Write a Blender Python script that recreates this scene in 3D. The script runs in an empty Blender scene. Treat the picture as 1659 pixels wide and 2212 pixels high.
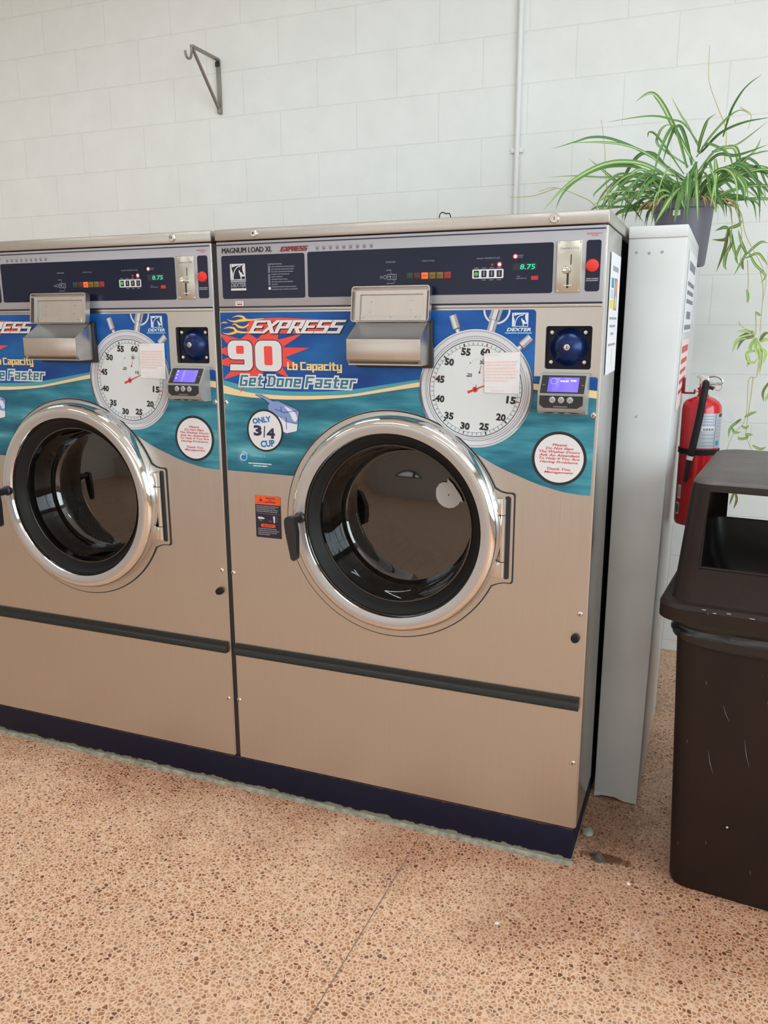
import bpy, bmesh, math, random
from mathutils import Vector, Matrix
from mathutils.geometry import tessellate_polygon
random.seed(11)
D = bpy.data; SC = bpy.context.scene; COL = SC.collection
PI = math.pi
# ------------------------------------------------------------------ camera, light, exposure
cam = D.cameras.new('camera'); camo = D.objects.new('camera', cam); COL.objects.link(camo)
camo.location = (1.32418, -2.04286, 1.46953)
camo.rotation_euler = [math.radians(a) for a in (77.0186, 0.2382, 21.7515)]
cam.sensor_fit = 'HORIZONTAL'; cam.sensor_width = 36.0; cam.lens = 1765.65 / 1659 * 36; cam.clip_start = 0.02
SC.camera = camo
SC.view_settings.view_transform = 'Standard'; SC.view_settings.look = 'None'
SC.view_settings.gamma = 1.0; SC.view_settings.use_curve_mapping = False
SC.view_settings.exposure = -0.38
world = D.worlds.new('world'); SC.world = world; world.use_nodes = True
world.node_tree.nodes['Background'].inputs[0].default_value = (0.95, 0.97, 1.0, 1)
world.node_tree.nodes['Background'].inputs[1].default_value = 0.12
def area(name, loc, rot, sx, sy, watt, col):
    l = D.lights.new(name, 'AREA'); l.shape = 'RECTANGLE'; l.size = sx; l.size_y = sy; l.energy = watt; l.color = col
    o = D.objects.new(name, l); COL.objects.link(o); o.location = loc; o.rotation_euler = rot
    return o
ROOM = dict(x0=-5.0, x1=4.2, y0=-6.0, y1=1.72, z1=3.35)
# guessed daylight for light and reflections, in unseen window openings (front shop window behind the camera, side window to the right)
area('daylight_front', (-2.0, -6.08, 1.75), (math.radians(90), 0, 0), 5.4, 2.3, 66, (1.0, 0.965, 0.91))
area('daylight_side', (4.28, -2.7, 1.85), (math.radians(90), 0, math.radians(90)), 5.2, 2.1, 285, (0.82, 0.935, 1.0))
# unseen ceiling tubes, guessed for light and reflections
for k, (x, y) in enumerate(((-3.2, -0.2), (-0.9, -0.2), (1.4, -0.2), (-3.2, -3.4), (-0.9, -3.4), (1.4, -3.4))):
    area('ceiling_tube', (x, y, ROOM['z1'] - 0.06), (0, 0, 0), 1.25, 0.14, 20, (0.86, 0.95, 1.0))

# ------------------------------------------------------------------ materials
MATS = {}
def mat(name, col, rough=0.5, metal=0.0, spec=0.5, emit=None, estr=0.0, coat=0.0):
    m = D.materials.new(name); m.use_nodes = True
    b = m.node_tree.nodes['Principled BSDF']
    b.inputs['Base Color'].default_value = (*col, 1); b.inputs['Roughness'].default_value = rough
    b.inputs['Metallic'].default_value = metal; b.inputs['Specular IOR Level'].default_value = spec
    b.inputs['Coat Weight'].default_value = coat
    if emit: b.inputs['Emission Color'].default_value = (*emit, 1); b.inputs['Emission Strength'].default_value = estr
    MATS[name] = m
    return m
def nd(m, typ, **kw):
    n = m.node_tree.nodes.new(typ)
    for k, v in kw.items():
        if k in n.inputs: n.inputs[k].default_value = v
        else: setattr(n, k, v)
    return n
def lk(m, a, b): m.node_tree.links.new(a, b)
def bs(m): return m.node_tree.nodes['Principled BSDF']
def srgb(r, g, b):
    f = lambda c: (c / 255 / 12.92) if c / 255 <= 0.04045 else ((c / 255 + 0.055) / 1.055) ** 2.4
    return (f(r), f(g), f(b))
def coords(m, scale=(1, 1, 1), loc=(0, 0, 0), rot=(0, 0, 0), which='Object'):
    t = nd(m, 'ShaderNodeTexCoord'); mp = nd(m, 'ShaderNodeMapping')
    mp.inputs['Scale'].default_value = scale; mp.inputs['Location'].default_value = loc; mp.inputs['Rotation'].default_value = rot
    lk(m, t.outputs[which], mp.inputs['Vector']); return mp.outputs['Vector']
def ramp(m, fac, stops):
    r = nd(m, 'ShaderNodeValToRGB'); e = r.color_ramp.elements
    while len(e) < len(stops): e.new(0.5)
    for el, (p, c) in zip(e, stops): el.position = p; el.color = (*c, 1)
    lk(m, fac, r.inputs['Fac']); return r.outputs['Color']
def mix(m, fac, a, b, blend='MIX'):
    n = nd(m, 'ShaderNodeMix', data_type='RGBA', blend_type=blend)
    for sock, v in ((n.inputs[0], fac), (n.inputs[6], a), (n.inputs[7], b)):
        if hasattr(v, 'links') or hasattr(v, 'is_output'): lk(m, v, sock)
        elif isinstance(v, (int, float)): sock.default_value = v
        else: sock.default_value = (*v, 1)
    return n.outputs[2]
def math_(m, op, a, b=0.0, c=None):
    n = nd(m, 'ShaderNodeMath', operation=op)
    for s, v in zip(n.inputs, (a, b, c)):
        if v is None: continue
        if hasattr(v, 'is_output'): lk(m, v, s)
        else: s.default_value = v
    return n.outputs[0]
def noise(m, vec, scale, detail=3, rough=0.5):
    n = nd(m, 'ShaderNodeTexNoise'); n.inputs['Scale'].default_value = scale
    n.inputs['Detail'].default_value = detail; n.inputs['Roughness'].default_value = rough
    lk(m, vec, n.inputs['Vector']); return n.outputs['Fac']
def bump(m, h, strength=0.3, dist=0.002):
    n = nd(m, 'ShaderNodeBump'); n.inputs['Strength'].default_value = strength; n.inputs['Distance'].default_value = dist
    lk(m, h, n.inputs['Height']); lk(m, n.outputs['Normal'], bs(m).inputs['Normal'])

# painted block wall (running bond, 0.4 m blocks)
m = mat('painted_block', (0.8, 0.8, 0.78), 0.55, spec=0.25)
t = nd(m, 'ShaderNodeTexCoord'); sp = nd(m, 'ShaderNodeSeparateXYZ'); lk(m, t.outputs['Object'], sp.inputs[0])
cb = nd(m, 'ShaderNodeCombineXYZ'); lk(m, math_(m, 'ADD', sp.outputs[0], 0.1115 + 0.399 * 40), cb.inputs[0]); lk(m, math_(m, 'ADD', sp.outputs[2], 0.156), cb.inputs[1])
br = nd(m, 'ShaderNodeTexBrick'); lk(m, cb.outputs[0], br.inputs['Vector'])
br.inputs['Scale'].default_value = 1; br.inputs['Brick Width'].default_value = 0.399; br.inputs['Row Height'].default_value = 0.2015
br.inputs['Mortar Size'].default_value = 0.0035; br.inputs['Mortar Smooth'].default_value = 0.6; br.inputs['Bias'].default_value = 0
wn = noise(m, coords(m, (1, 1, 1)), 9, 4)
base = ramp(m, wn, [(0.3, srgb(233, 236, 234)), (0.7, srgb(238, 241, 239))])
lk(m, mix(m, math_(m, 'MULTIPLY', br.outputs['Fac'], 0.16), base, srgb(196, 195, 188)), bs(m).inputs['Base Color'])
fine = noise(m, coords(m, (1, 1, 1)), 160, 3)
bump(m, math_(m, 'ADD', math_(m, 'MULTIPLY', br.outputs['Fac'], -1.0), math_(m, 'MULTIPLY', fine, 0.3)), 0.4, 0.003)

# terrazzo floor: tan and brown chips in a pale pink matrix, stains by the washers
m = mat('terrazzo', (0.5, 0.35, 0.25), 0.35, spec=0.4)
vc = coords(m)
wv = nd(m, 'ShaderNodeTexNoise'); wv.inputs['Scale'].default_value = 60; lk(m, vc, wv.inputs['Vector'])
va = nd(m, 'ShaderNodeVectorMath', operation='MULTIPLY_ADD'); lk(m, wv.outputs['Color'], va.inputs[0]); va.inputs[1].default_value = (0.006, 0.006, 0); lk(m, vc, va.inputs[2])
vo = nd(m, 'ShaderNodeTexVoronoi', feature='F1'); vo.inputs['Scale'].default_value = 96; lk(m, va.outputs[0], vo.inputs['Vector'])
ve = nd(m, 'ShaderNodeTexVoronoi', feature='DISTANCE_TO_EDGE'); ve.inputs['Scale'].default_value = 96; lk(m, va.outputs[0], ve.inputs['Vector'])
sc_ = nd(m, 'ShaderNodeSeparateColor'); lk(m, vo.outputs['Color'], sc_.inputs[0])
chip = ramp(m, sc_.outputs[0], [(0.0, srgb(110, 66, 42)), (0.08, srgb(140, 86, 56)), (0.18, srgb(168, 112, 76)), (0.36, srgb(184, 134, 96)), (0.66, srgb(198, 150, 114)), (0.90, srgb(164, 128, 98)), (1.0, srgb(224, 190, 164))])
chip.node.color_ramp.interpolation = 'CONSTANT'
edge = ramp(m, ve.outputs['Distance'], [(0.05, (1, 1, 1)), (0.17, (0, 0, 0))])
fl = mix(m, edge, chip, srgb(230, 192, 162))
blotch = noise(m, vc, 3.2, 4)
fl = mix(m, ramp(m, blotch, [(0.42, (0, 0, 0)), (0.7, (0.25, 0.25, 0.25))]), fl, srgb(222, 188, 160))
# rust stain with its own outline beside the plinth corner
sx = nd(m, 'ShaderNodeSeparateXYZ'); lk(m, vc, sx.inputs[0])
def ell(cx, cy, rx, ry):
    a = math_(m, 'POWER', math_(m, 'DIVIDE', math_(m, 'SUBTRACT', sx.outputs[0], cx), rx), 2.0)
    b = math_(m, 'POWER', math_(m, 'DIVIDE', math_(m, 'SUBTRACT', sx.outputs[1], cy), ry), 2.0)
    return math_(m, 'ADD', math_(m, 'ADD', a, b), math_(m, 'MULTIPLY', math_(m, 'SUBTRACT', noise(m, vc, 45, 4), 0.5), 1.6))
rust = ramp(m, ell(1.15, 0.065, 0.075, 0.025), [(0.35, (0.85, 0.85, 0.85)), (1.25, (0, 0, 0))])
fl = mix(m, rust, fl, srgb(92, 42, 20))
dark_patch = ramp(m, ell(1.14, 0.24, 0.13, 0.20), [(0.2, (0.5, 0.5, 0.5)), (1.4, (0, 0, 0))])  # darker brown floor patch between the base and the bin
fl = mix(m, dark_patch, fl, srgb(110, 70, 46))
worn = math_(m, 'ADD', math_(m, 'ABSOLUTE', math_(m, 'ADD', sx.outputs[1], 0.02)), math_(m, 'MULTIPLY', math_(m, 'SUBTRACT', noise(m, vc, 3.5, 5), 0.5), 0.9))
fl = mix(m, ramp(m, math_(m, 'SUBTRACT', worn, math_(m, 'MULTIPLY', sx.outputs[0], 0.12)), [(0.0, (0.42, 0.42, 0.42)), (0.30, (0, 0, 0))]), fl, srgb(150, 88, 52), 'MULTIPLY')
lk(m, fl, bs(m).inputs['Base Color'])
lk(m, ramp(m, noise(m, vc, 25, 3), [(0.3, (0.3, 0.3, 0.3)), (0.7, (0.5, 0.5, 0.5))]), bs(m).inputs['Roughness'])

def brushed(name, col, rough, aniso=(220, 220, 4), amt=0.06):
    m = mat(name, col, rough, 1.0)
    n = noise(m, coords(m, aniso), 1.0, 4, 0.6)
    lk(m, math_(m, 'MULTIPLY_ADD', math_(m, 'SUBTRACT', n, 0.5), amt * 3, rough), bs(m).inputs['Roughness'])
    c = tuple(x * 0.94 for x in col)
    lk(m, mix(m, n, c, tuple(min(1, x * 1.05) for x in col)), bs(m).inputs['Base Color'])
    return m
brushed('brushed_steel', (0.575, 0.55, 0.52), 0.34)
brushed('dispenser_steel', (0.60, 0.56, 0.52), 0.32, (60, 60, 6), 0.03)
brushed('side_steel', (0.62, 0.61, 0.60), 0.30)
mat('chrome', (0.80, 0.79, 0.77), 0.07, 1.0)
m = mat('satin_ring', (0.54, 0.555, 0.58), 0.38, 0.8)
mat('bin_inner', (0.30, 0.30, 0.30), 0.4, 0.9)
mat('drum_back', (0.05, 0.049, 0.047), 0.5, 0.6)
mat('satin_chrome', (0.70, 0.68, 0.66), 0.22, 1.0)
mat('screw_steel', (0.68, 0.65, 0.6), 0.25, 1.0)
mat('dark_slot', (0.02, 0.02, 0.022), 0.6)
mat('black_rubber', (0.012, 0.012, 0.012), 0.5, spec=0.2)
mat('black_plastic', (0.016, 0.016, 0.017), 0.35)
m = mat('black_rail', (0.016, 0.017, 0.017), 0.3, spec=0.35)
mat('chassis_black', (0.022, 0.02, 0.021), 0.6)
# paint with chips along its own lower edge
m = mat('navy_paint', srgb(20, 22, 42), 0.5, spec=0.2)
v = coords(m); s_ = nd(m, 'ShaderNodeSeparateXYZ'); lk(m, v, s_.inputs[0])
low = math_(m, 'ADD', s_.outputs[2], math_(m, 'MULTIPLY', noise(m, v, 26, 5, 0.65), -0.035))
chipm = ramp(m, low, [(0.0, (1, 1, 1)), (0.0025, (0, 0, 0))])
top = ramp(m, math_(m, 'ADD', s_.outputs[2], math_(m, 'MULTIPLY', noise(m, v, 40, 5, 0.7), 0.02)), [(0.1185, (0, 0, 0)), (0.1215, (1, 1, 1))])
c1 = mix(m, chipm, srgb(20, 22, 42), srgb(132, 130, 112))
lk(m, mix(m, top, c1, srgb(74, 56, 44)), bs(m).inputs['Base Color'])
m = mat('concrete', srgb(140, 138, 122), 0.9)
v = coords(m); lk(m, ramp(m, noise(m, v, 40, 5), [(0.3, srgb(116, 113, 100)), (0.65, srgb(160, 158, 142))]), bs(m).inputs['Base Color'])
bump(m, noise(m, v, 60, 5), 0.8, 0.004)
mat('navy_panel', srgb(27, 33, 54), 0.16, spec=0.25)
mat('navy_line', srgb(34, 38, 66), 0.4)
mat('silver_panel', srgb(172, 172, 178), 0.42, 0.2, spec=0.4)
mat('label_gray', srgb(150, 154, 166), 0.5)
mat('label_dim', srgb(112, 118, 134), 0.5)
mat('white_ink', srgb(220, 220, 224), 0.45)
mat('cup_gray', srgb(120, 120, 124), 0.5)
mat('black_ink', srgb(32, 30, 34), 0.5)
mat('red_ink', srgb(206, 52, 56), 0.5)
mat('crimson_ink', srgb(150, 44, 54), 0.5)
mat('pale_red_ink', srgb(228, 200, 194), 0.7)
mat('orange', srgb(238, 92, 42), 0.5)
mat('label_navy', srgb(36, 36, 54), 0.45)
mat('logo_white', srgb(218, 232, 240), 0.45)
mat('logo_cyan', srgb(130, 196, 222), 0.45)
mat('decal_blue_flat', srgb(38, 104, 172), 0.4)
mat('starburst_red', srgb(232, 74, 66), 0.4)
mat('flame_yellow', srgb(240, 208, 96), 0.4)
mat('flame_orange', srgb(236, 142, 70), 0.4)
mat('cream', srgb(240, 210, 160), 0.4)
mat('cream_text', srgb(244, 214, 138), 0.4)
mat('teal_text', srgb(44, 116, 138), 0.4)
mat('cup_blue', srgb(126, 152, 206), 0.4)
mat('cup_pale', srgb(222, 226, 240), 0.4)
mat('badge_blue', srgb(36, 118, 178), 0.4)
mat('badge_navy', srgb(44, 34, 78), 0.4)
mat('badge_white', srgb(222, 223, 226), 0.4)
mat('dial_white', srgb(212, 218, 220), 0.4)
mat('dial_tick_band', srgb(206, 216, 220), 0.4)
mat('dial_gray_light', srgb(206, 208, 214), 0.4)
mat('dial_gray_mid', srgb(158, 160, 168), 0.4)
mat('dial_gray_dark', srgb(86, 88, 98), 0.4)
mat('paper', srgb(226, 226, 229), 0.85)
mat('pink_paper', srgb(236, 216, 214), 0.85)
# decal blue and teal: printed swirls
m = mat('decal_blue', srgb(30, 96, 170), 0.38, spec=0.3)
v = coords(m, (3.2, 1, 7)); lk(m, ramp(m, noise(m, v, 1.6, 3), [(0.3, srgb(16, 64, 138)), (0.5, srgb(22, 84, 160)), (0.72, srgb(34, 108, 180))]), bs(m).inputs['Base Color'])
m = mat('decal_aqua', srgb(70, 158, 176), 0.38)
m = mat('decal_teal', srgb(40, 120, 146), 0.38, spec=0.3)
v = coords(m, (1.6, 1, 9), rot=(0, math.radians(-12), 0))
lk(m, ramp(m, noise(m, v, 1.5, 4, 0.55), [(0.3, srgb(24, 74, 98)), (0.46, srgb(38, 106, 128)), (0.58, srgb(66, 144, 162)), (0.74, srgb(128, 192, 202))]), bs(m).inputs['Base Color'])
mat('vault_blue', srgb(18, 40, 88), 0.32, 0.5)
mat('vault_plate', srgb(13, 16, 36), 0.4, spec=0.25)
mat('reader_gray', srgb(156, 158, 156), 0.4, 0.25)
mat('screen_violet', srgb(100, 84, 220), 0.3, emit=srgb(126, 108, 255), estr=0.75)
mat('screen_glyph', srgb(190, 180, 255), 0.3, emit=srgb(190, 180, 255), estr=0.75)
mat('led_hot', (1, 0.5, 0.5), 0.3, emit=(1.0, 0.32, 0.36), estr=3.5)
mat('led_halo', (0.5, 0.03, 0.06), 0.3, emit=(0.7, 0.03, 0.07), estr=0.7)
mat('led_dim', (0.3, 0.01, 0.02), 0.3, emit=(0.6, 0.03, 0.04), estr=0.5)
mat('digit_green', (0, 0.5, 0.3), 0.3, emit=srgb(30, 215, 150), estr=0.9)
mat('lamp_green', srgb(24, 62, 46), 0.3); mat('lamp_brown', srgb(80, 36, 30), 0.3)
mat('lamp_orange', srgb(235, 96, 44), 0.3, emit=srgb(240, 96, 40), estr=0.65)
mat('lamp_olive', srgb(120, 98, 34), 0.3); mat('lamp_red', srgb(150, 44, 46), 0.3)
mat('button_green', srgb(88, 176, 100), 0.35)
mat('button_red', srgb(222, 52, 48), 0.35)
mat('button_silver', srgb(170, 172, 178), 0.3, 0.5)
m = mat('coin_plate', (0.60, 0.59, 0.52), 0.3, 1.0)
m = mat('drum_steel', (0.30, 0.29, 0.27), 0.35, 1.0)
v = coords(m); vd = nd(m, 'ShaderNodeTexVoronoi', feature='F1'); vd.inputs['Scale'].default_value = 55; vd.inputs['Randomness'].default_value = 0.0; lk(m, v, vd.inputs['Vector'])
lk(m, ramp(m, vd.outputs['Distance'], [(0.2, (0.01, 0.01, 0.01)), (0.26, (0.30, 0.285, 0.26))]), bs(m).inputs['Base Color'])
# door glass: thin smoked pane
m = mat('door_glass', (0.5, 0.5, 0.5)); nt = m.node_tree; nt.nodes.remove(bs(m)); outn = [n for n in nt.nodes if n.type == 'OUTPUT_MATERIAL'][0]
tr = nd(m, 'ShaderNodeBsdfTransparent'); tr.inputs[0].default_value = (0.52, 0.51, 0.49, 1)
gl = nd(m, 'ShaderNodeBsdfGlossy'); gl.inputs['Roughness'].default_value = 0.03; gl.inputs[0].default_value = (0.9, 0.9, 0.9, 1)
fr = nd(m, 'ShaderNodeFresnel'); fr.inputs['IOR'].default_value = 1.55
ms = nd(m, 'ShaderNodeMixShader'); lk(m, math_(m, 'MULTIPLY_ADD', fr.outputs[0], 1.3, 0.06), ms.inputs[0]); lk(m, tr.outputs[0], ms.inputs[1]); lk(m, gl.outputs[0], ms.inputs[2]); lk(m, ms.outputs[0], outn.inputs[0])
# partition paint, bin plastic, plant, extinguisher
m = mat('white_enamel', srgb(226, 226, 222), 0.4)
v = coords(m); lk(m, ramp(m, noise(m, v, 5, 4), [(0.3, srgb(202, 205, 204)), (0.7, srgb(213, 216, 216))]), bs(m).inputs['Base Color'])
m = mat('brown_plastic', srgb(44, 31, 26), 0.55, spec=0.3)
v = coords(m); scr = nd(m, 'ShaderNodeTexVoronoi', feature='F1'); scr.inputs['Scale'].default_value = 30
vv = coords(m, (1.2, 1.2, 0.25), rot=(0.3, 0.5, 0)); lk(m, vv, scr.inputs['Vector'])
lk(m, mix(m, ramp(m, scr.outputs['Distance'], [(0.035, (0.5, 0.5, 0.5)), (0.06, (0, 0, 0))]), ramp(m, noise(m, v, 7, 5), [(0.3, srgb(31, 20, 17)), (0.7, srgb(39, 26, 22))]), srgb(120, 104, 94)), bs(m).inputs['Base Color'])
bump(m, noise(m, v, 300, 2), 0.15, 0.001)
mat('bag_black', (0.012, 0.012, 0.012), 0.28)
mat('extinguisher_red', srgb(196, 24, 36), 0.25, coat=0.4)
mat('bracket_red', srgb(120, 26, 32), 0.45)
mat('label_silver', srgb(176, 182, 190), 0.4, 0.2)
mat('tag_gray', srgb(190, 192, 192), 0.6)
mat('yellow', srgb(226, 208, 60), 0.5)
mat('green_sign', srgb(20, 120, 70), 0.5)
mat('photo_cyan', srgb(30, 150, 180), 0.6); mat('photo_pale', srgb(170, 200, 226), 0.6)
mat('leaf_green', srgb(92, 136, 66), 0.45); mat('leaf_pale', srgb(176, 198, 132), 0.45); mat('leaf_dark', srgb(66, 106, 54), 0.45)
mat('leaf_lime', srgb(172, 196, 100), 0.5); mat('runner_straw', srgb(196, 186, 120), 0.6); mat('leaf_dry', srgb(150, 112, 76), 0.7)
for nme in ('leaf_green', 'leaf_pale', 'leaf_dark', 'leaf_lime'):
    bs(MATS[nme]).inputs['Subsurface Weight'].default_value = 0.0
mat('pot_gray', srgb(104, 104, 116), 0.45); mat('soil', srgb(50, 38, 28), 0.95)
mat('bracket_metal', srgb(150, 146, 140), 0.4, 0.7)
mat('conduit_paint', srgb(232, 233, 234), 0.35)
mat('ceiling_paint', srgb(236, 236, 232), 0.8); mat('wall_paint', srgb(206, 197, 186), 0.8)
mat('frame_dark', srgb(60, 58, 58), 0.4, 0.5)
mat('rust', srgb(84, 44, 26), 0.9); mat('bolt_metal', srgb(120, 112, 104), 0.5, 0.7)
mat('divider_strip', srgb(126, 108, 100), 0.5)
mat('crumb_white', srgb(222, 216, 204), 0.8)
m = mat('pale_plastic', srgb(92, 86, 84), 0.5, spec=0.4)  # paler grey plastic for the upward faces of the bin hood
v = coords(m); lk(m, ramp(m, noise(m, v, 9, 5), [(0.3, srgb(82, 75, 72)), (0.7, srgb(104, 99, 98))]), bs(m).inputs['Base Color'])
# ------------------------------------------------------------------ mesh builder
FRONT = Matrix(((1, 0, 0, 0), (0, 0, -1, 0), (0, 1, 0, 0), (0, 0, 0, 1)))     # local (a,b,c): a=X, b=Z, c=-Y
def frame(o, u, v):
    u = Vector(u).normalized(); v = Vector(v).normalized(); n = u.cross(v)
    M = Matrix((u, v, n)).transposed().to_4x4(); M.translation = Vector(o); return M
def rrect(x0, x1, y0, y1, r, k=5):
    if r <= 0: return [(x0, y0), (x1, y0), (x1, y1), (x0, y1)]
    p = []
    for cx, cy, a0 in ((x1 - r, y0 + r, -90), (x1 - r, y1 - r, 0), (x0 + r, y1 - r, 90), (x0 + r, y0 + r, 180)):
        for i in range(k + 1):
            a = math.radians(a0 + 90 * i / k); p.append((cx + r * math.cos(a), cy + r * math.sin(a)))
    return p
def circle(cx, cy, r, n=48, ry=None):
    return [(cx + r * math.cos(2 * PI * i / n), cy + (ry or r) * math.sin(2 * PI * i / n)) for i in range(n)]
def arc(cx, cy, r, a0, a1, n=12):
    return [(cx + r * math.cos(math.radians(a0 + (a1 - a0) * i / n)), cy + r * math.sin(math.radians(a0 + (a1 - a0) * i / n))) for i in range(n + 1)]
def smooth(pts, sub=6):
    """Catmull-Rom through the points"""
    P = [Vector(p) for p in pts]; out = []
    for i in range(len(P) - 1):
        p0 = P[i - 1] if i else P[0] * 2 - P[1]; p1 = P[i]; p2 = P[i + 1]; p3 = P[i + 2] if i + 2 < len(P) else P[-1] * 2 - P[-2]
        for k in range(sub):
            t = k / sub
            out.append(0.5 * ((2 * p1) + (p2 - p0) * t + (2 * p0 - 5 * p1 + 4 * p2 - p3) * t * t + (3 * p1 - p0 - 3 * p2 + p3) * t ** 3))
    out.append(P[-1]); return out
class B:
    def __init__(s): s.bm = bmesh.new(); s.mats = []; s.T = FRONT.copy(); s.n = 0
    def lift(s):      # ink of one layer is laid down a hair at a time, so overlapping strokes never share a plane
        s.n += 1; return (s.n % 23) * 3.5e-6
    def mi(s, name):
        if name not in s.mats: s.mats.append(name)
        return s.mats.index(name)
    def face(s, vs, mt):
        try: f = s.bm.faces.new(vs)
        except ValueError: return None
        f.material_index = s.mi(mt); f.smooth = True; return f
    def P(s, a, b, c=0.0): return s.bm.verts.new(s.T @ Vector((a, b, c)))
    def plate(s, loops, c0, mt, c1=None, side=None):
        """flat shape (first loop outer, others holes) with its face at height c0 and edge walls down to c1"""
        if not isinstance(loops[0][0], (tuple, list, Vector)): loops = [loops]
        loops = [[(p[0], p[1]) for p in l] for l in loops]
        flat = [p for l in loops for p in l]
        if c1 is None: c0 += s.lift()
        vs = [s.P(a, b, c0) for a, b in flat]
        for t in tessellate_polygon([[Vector((a, b, 0)) for a, b in l] for l in loops]):
            A, Bq, C = (flat[i] for i in t)
            ar = (Bq[0] - A[0]) * (C[1] - A[1]) - (C[0] - A[0]) * (Bq[1] - A[1])
            if abs(ar) < 1e-12: continue
            s.face([vs[i] for i in (t if ar > 0 else t[::-1])], mt)
        if c1 is not None:
            k = 0
            for l in loops:
                n = len(l); top = vs[k:k + n]; k += n
                bot = [s.P(a, b, c1) for a, b in l]
                for i in range(n): s.face([top[i], bot[i], bot[(i + 1) % n], top[(i + 1) % n]], side or mt)
    def stroke(s, pts, w, c, mt, sub=6):
        """flat ribbon along pts; w is a number or (w_start, w_mid, w_end)"""
        q = smooth([(p[0], p[1], 0) for p in pts], sub) if sub else [Vector((p[0], p[1], 0)) for p in pts]
        n = len(q); L = []; R = []; c += s.lift()
        for i, p in enumerate(q):
            d = (q[min(i + 1, n - 1)] - q[max(i - 1, 0)]).normalized(); t = i / (n - 1)
            ww = w if isinstance(w, (int, float)) else (w[0] * (1 - 2 * t) + w[1] * 2 * t if t < 0.5 else w[1] * (2 - 2 * t) + w[2] * (2 * t - 1))
            nn = Vector((-d.y, d.x, 0)) * max(ww, 1e-5) / 2
            L.append(s.P(p.x + nn.x, p.y + nn.y, c)); R.append(s.P(p.x - nn.x, p.y - nn.y, c))
        for i in range(n - 1): s.face([R[i], R[i + 1], L[i + 1], L[i]], mt)
    def text(s, body, x0, x1, z0, z1, c, mt, bold=0.0, shear=0.0, rot=0.0, fit=True, res=2):
        cu = D.curves.new('t', 'FONT'); cu.body = body; cu.size = 1.0; cu.offset = bold; cu.shear = shear; cu.resolution_u = res; cu.fill_mode = 'FRONT'
        o = D.objects.new('t', cu); me = D.meshes.new_from_object(o)
        D.objects.remove(o); D.curves.remove(cu)
        if not me.vertices: return
        xs = [v.co.x for v in me.vertices]; ys = [v.co.y for v in me.vertices]
        ax, bx, ay, by = min(xs), max(xs), min(ys), max(ys)
        kx = (x1 - x0) / (bx - ax); kz = (z1 - z0) / (by - ay); cx, cz = (x0 + x1) / 2, (z0 + z1) / 2
        ca, sa = math.cos(math.radians(rot)), math.sin(math.radians(rot)); vs = []
        for v in me.vertices:
            a = x0 + (v.co.x - ax) * kx - cx; b = z0 + (v.co.y - ay) * kz - cz
            vs.append(s.P(cx + a * ca - b * sa, cz + a * sa + b * ca, c))
        for p in me.polygons: s.face([vs[i] for i in p.vertices], mt)
        D.meshes.remove(me)
    def box(s, x0, x1, y0, y1, z0, z1, mt, bev=0.0, seg=2, skip=''):
        bm = bmesh.new(); v = [bm.verts.new((x, y, z)) for x in (x0, x1) for y in (y0, y1) for z in (z0, z1)]
        F = {'l': (0, 1, 3, 2), 'r': (4, 6, 7, 5), 'f': (0, 4, 5, 1), 'b': (2, 3, 7, 6), 'd': (0, 2, 6, 4), 'u': (1, 5, 7, 3)}
        for k, q in F.items():
            if k not in skip: bm.faces.new([v[i] for i in q])
        if bev > 0: bmesh.ops.bevel(bm, geom=bm.edges[:], offset=bev, segments=seg, affect='EDGES', profile=0.5)
        s.merge(bm, mt)
    def merge(s, bm, mt, M=None):
        vm = {v: s.bm.verts.new(M @ v.co if M else v.co) for v in bm.verts}
        for f in bm.faces: s.face([vm[v] for v in f.verts], mt)
        bm.free()
    def prism(s, prof, x0, x1, mt, caps=True):
        """profile in (y,z), counter-clockwise seen from +X, swept along X"""
        A = [s.bm.verts.new((x0, y, z)) for y, z in prof]; C = [s.bm.verts.new((x1, y, z)) for y, z in prof]; n = len(prof)
        for i in range(n): s.face([A[i], A[(i + 1) % n], C[(i + 1) % n], C[i]][::-1], mt)
        if caps: s.face(A[::-1], mt); s.face(C, mt)
    def lathe(s, prof, o, ax, mt, seg=64, mts=None):
        """profile (r, h): h along ax from o"""
        ax = Vector(ax).normalized(); u = ax.orthogonal().normalized(); v = ax.cross(u); o = Vector(o); rings = []
        for r, h in prof:
            if r < 1e-6: rings.append([s.bm.verts.new(o + ax * h)])
            else: rings.append([s.bm.verts.new(o + ax * h + (u * math.cos(2 * PI * i / seg) + v * math.sin(2 * PI * i / seg)) * r) for i in range(seg)])
        for k in range(len(rings) - 1):
            a, b = rings[k], rings[k + 1]; mm = mts[k] if mts else mt
            for i in range(seg):
                j = (i + 1) % seg
                q = [a[i % len(a)], a[j % len(a)], b[j % len(b)], b[i % len(b)]]
                w = []
                for x in q:
                    if x not in w: w.append(x)
                if len(w) > 2: s.face(w, mm)
    def tube(s, pts, r, mt, seg=8, sub=0, caps=True):
        q = smooth(pts, sub) if sub else [Vector(p) for p in pts]; n = len(q); rings = []; up = None
        for i, p in enumerate(q):
            d = (q[min(i + 1, n - 1)] - q[max(i - 1, 0)]).normalized()
            if up is None: up = d.orthogonal().normalized()
            up = (up - d * up.dot(d)).normalized(); w = d.cross(up); t = i / (n - 1)
            rr = r if isinstance(r, (int, float)) else r[0] + (r[1] - r[0]) * t
            rings.append([s.bm.verts.new(p + (up * math.cos(2 * PI * k / seg) + w * math.sin(2 * PI * k / seg)) * rr) for k in range(seg)])
        for a, b in zip(rings, rings[1:]):
            for k in range(seg): s.face([a[k], a[(k + 1) % seg], b[(k + 1) % seg], b[k]], mt)
        if caps: s.face(rings[0][::-1], mt); s.face(rings[-1], mt)
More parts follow.
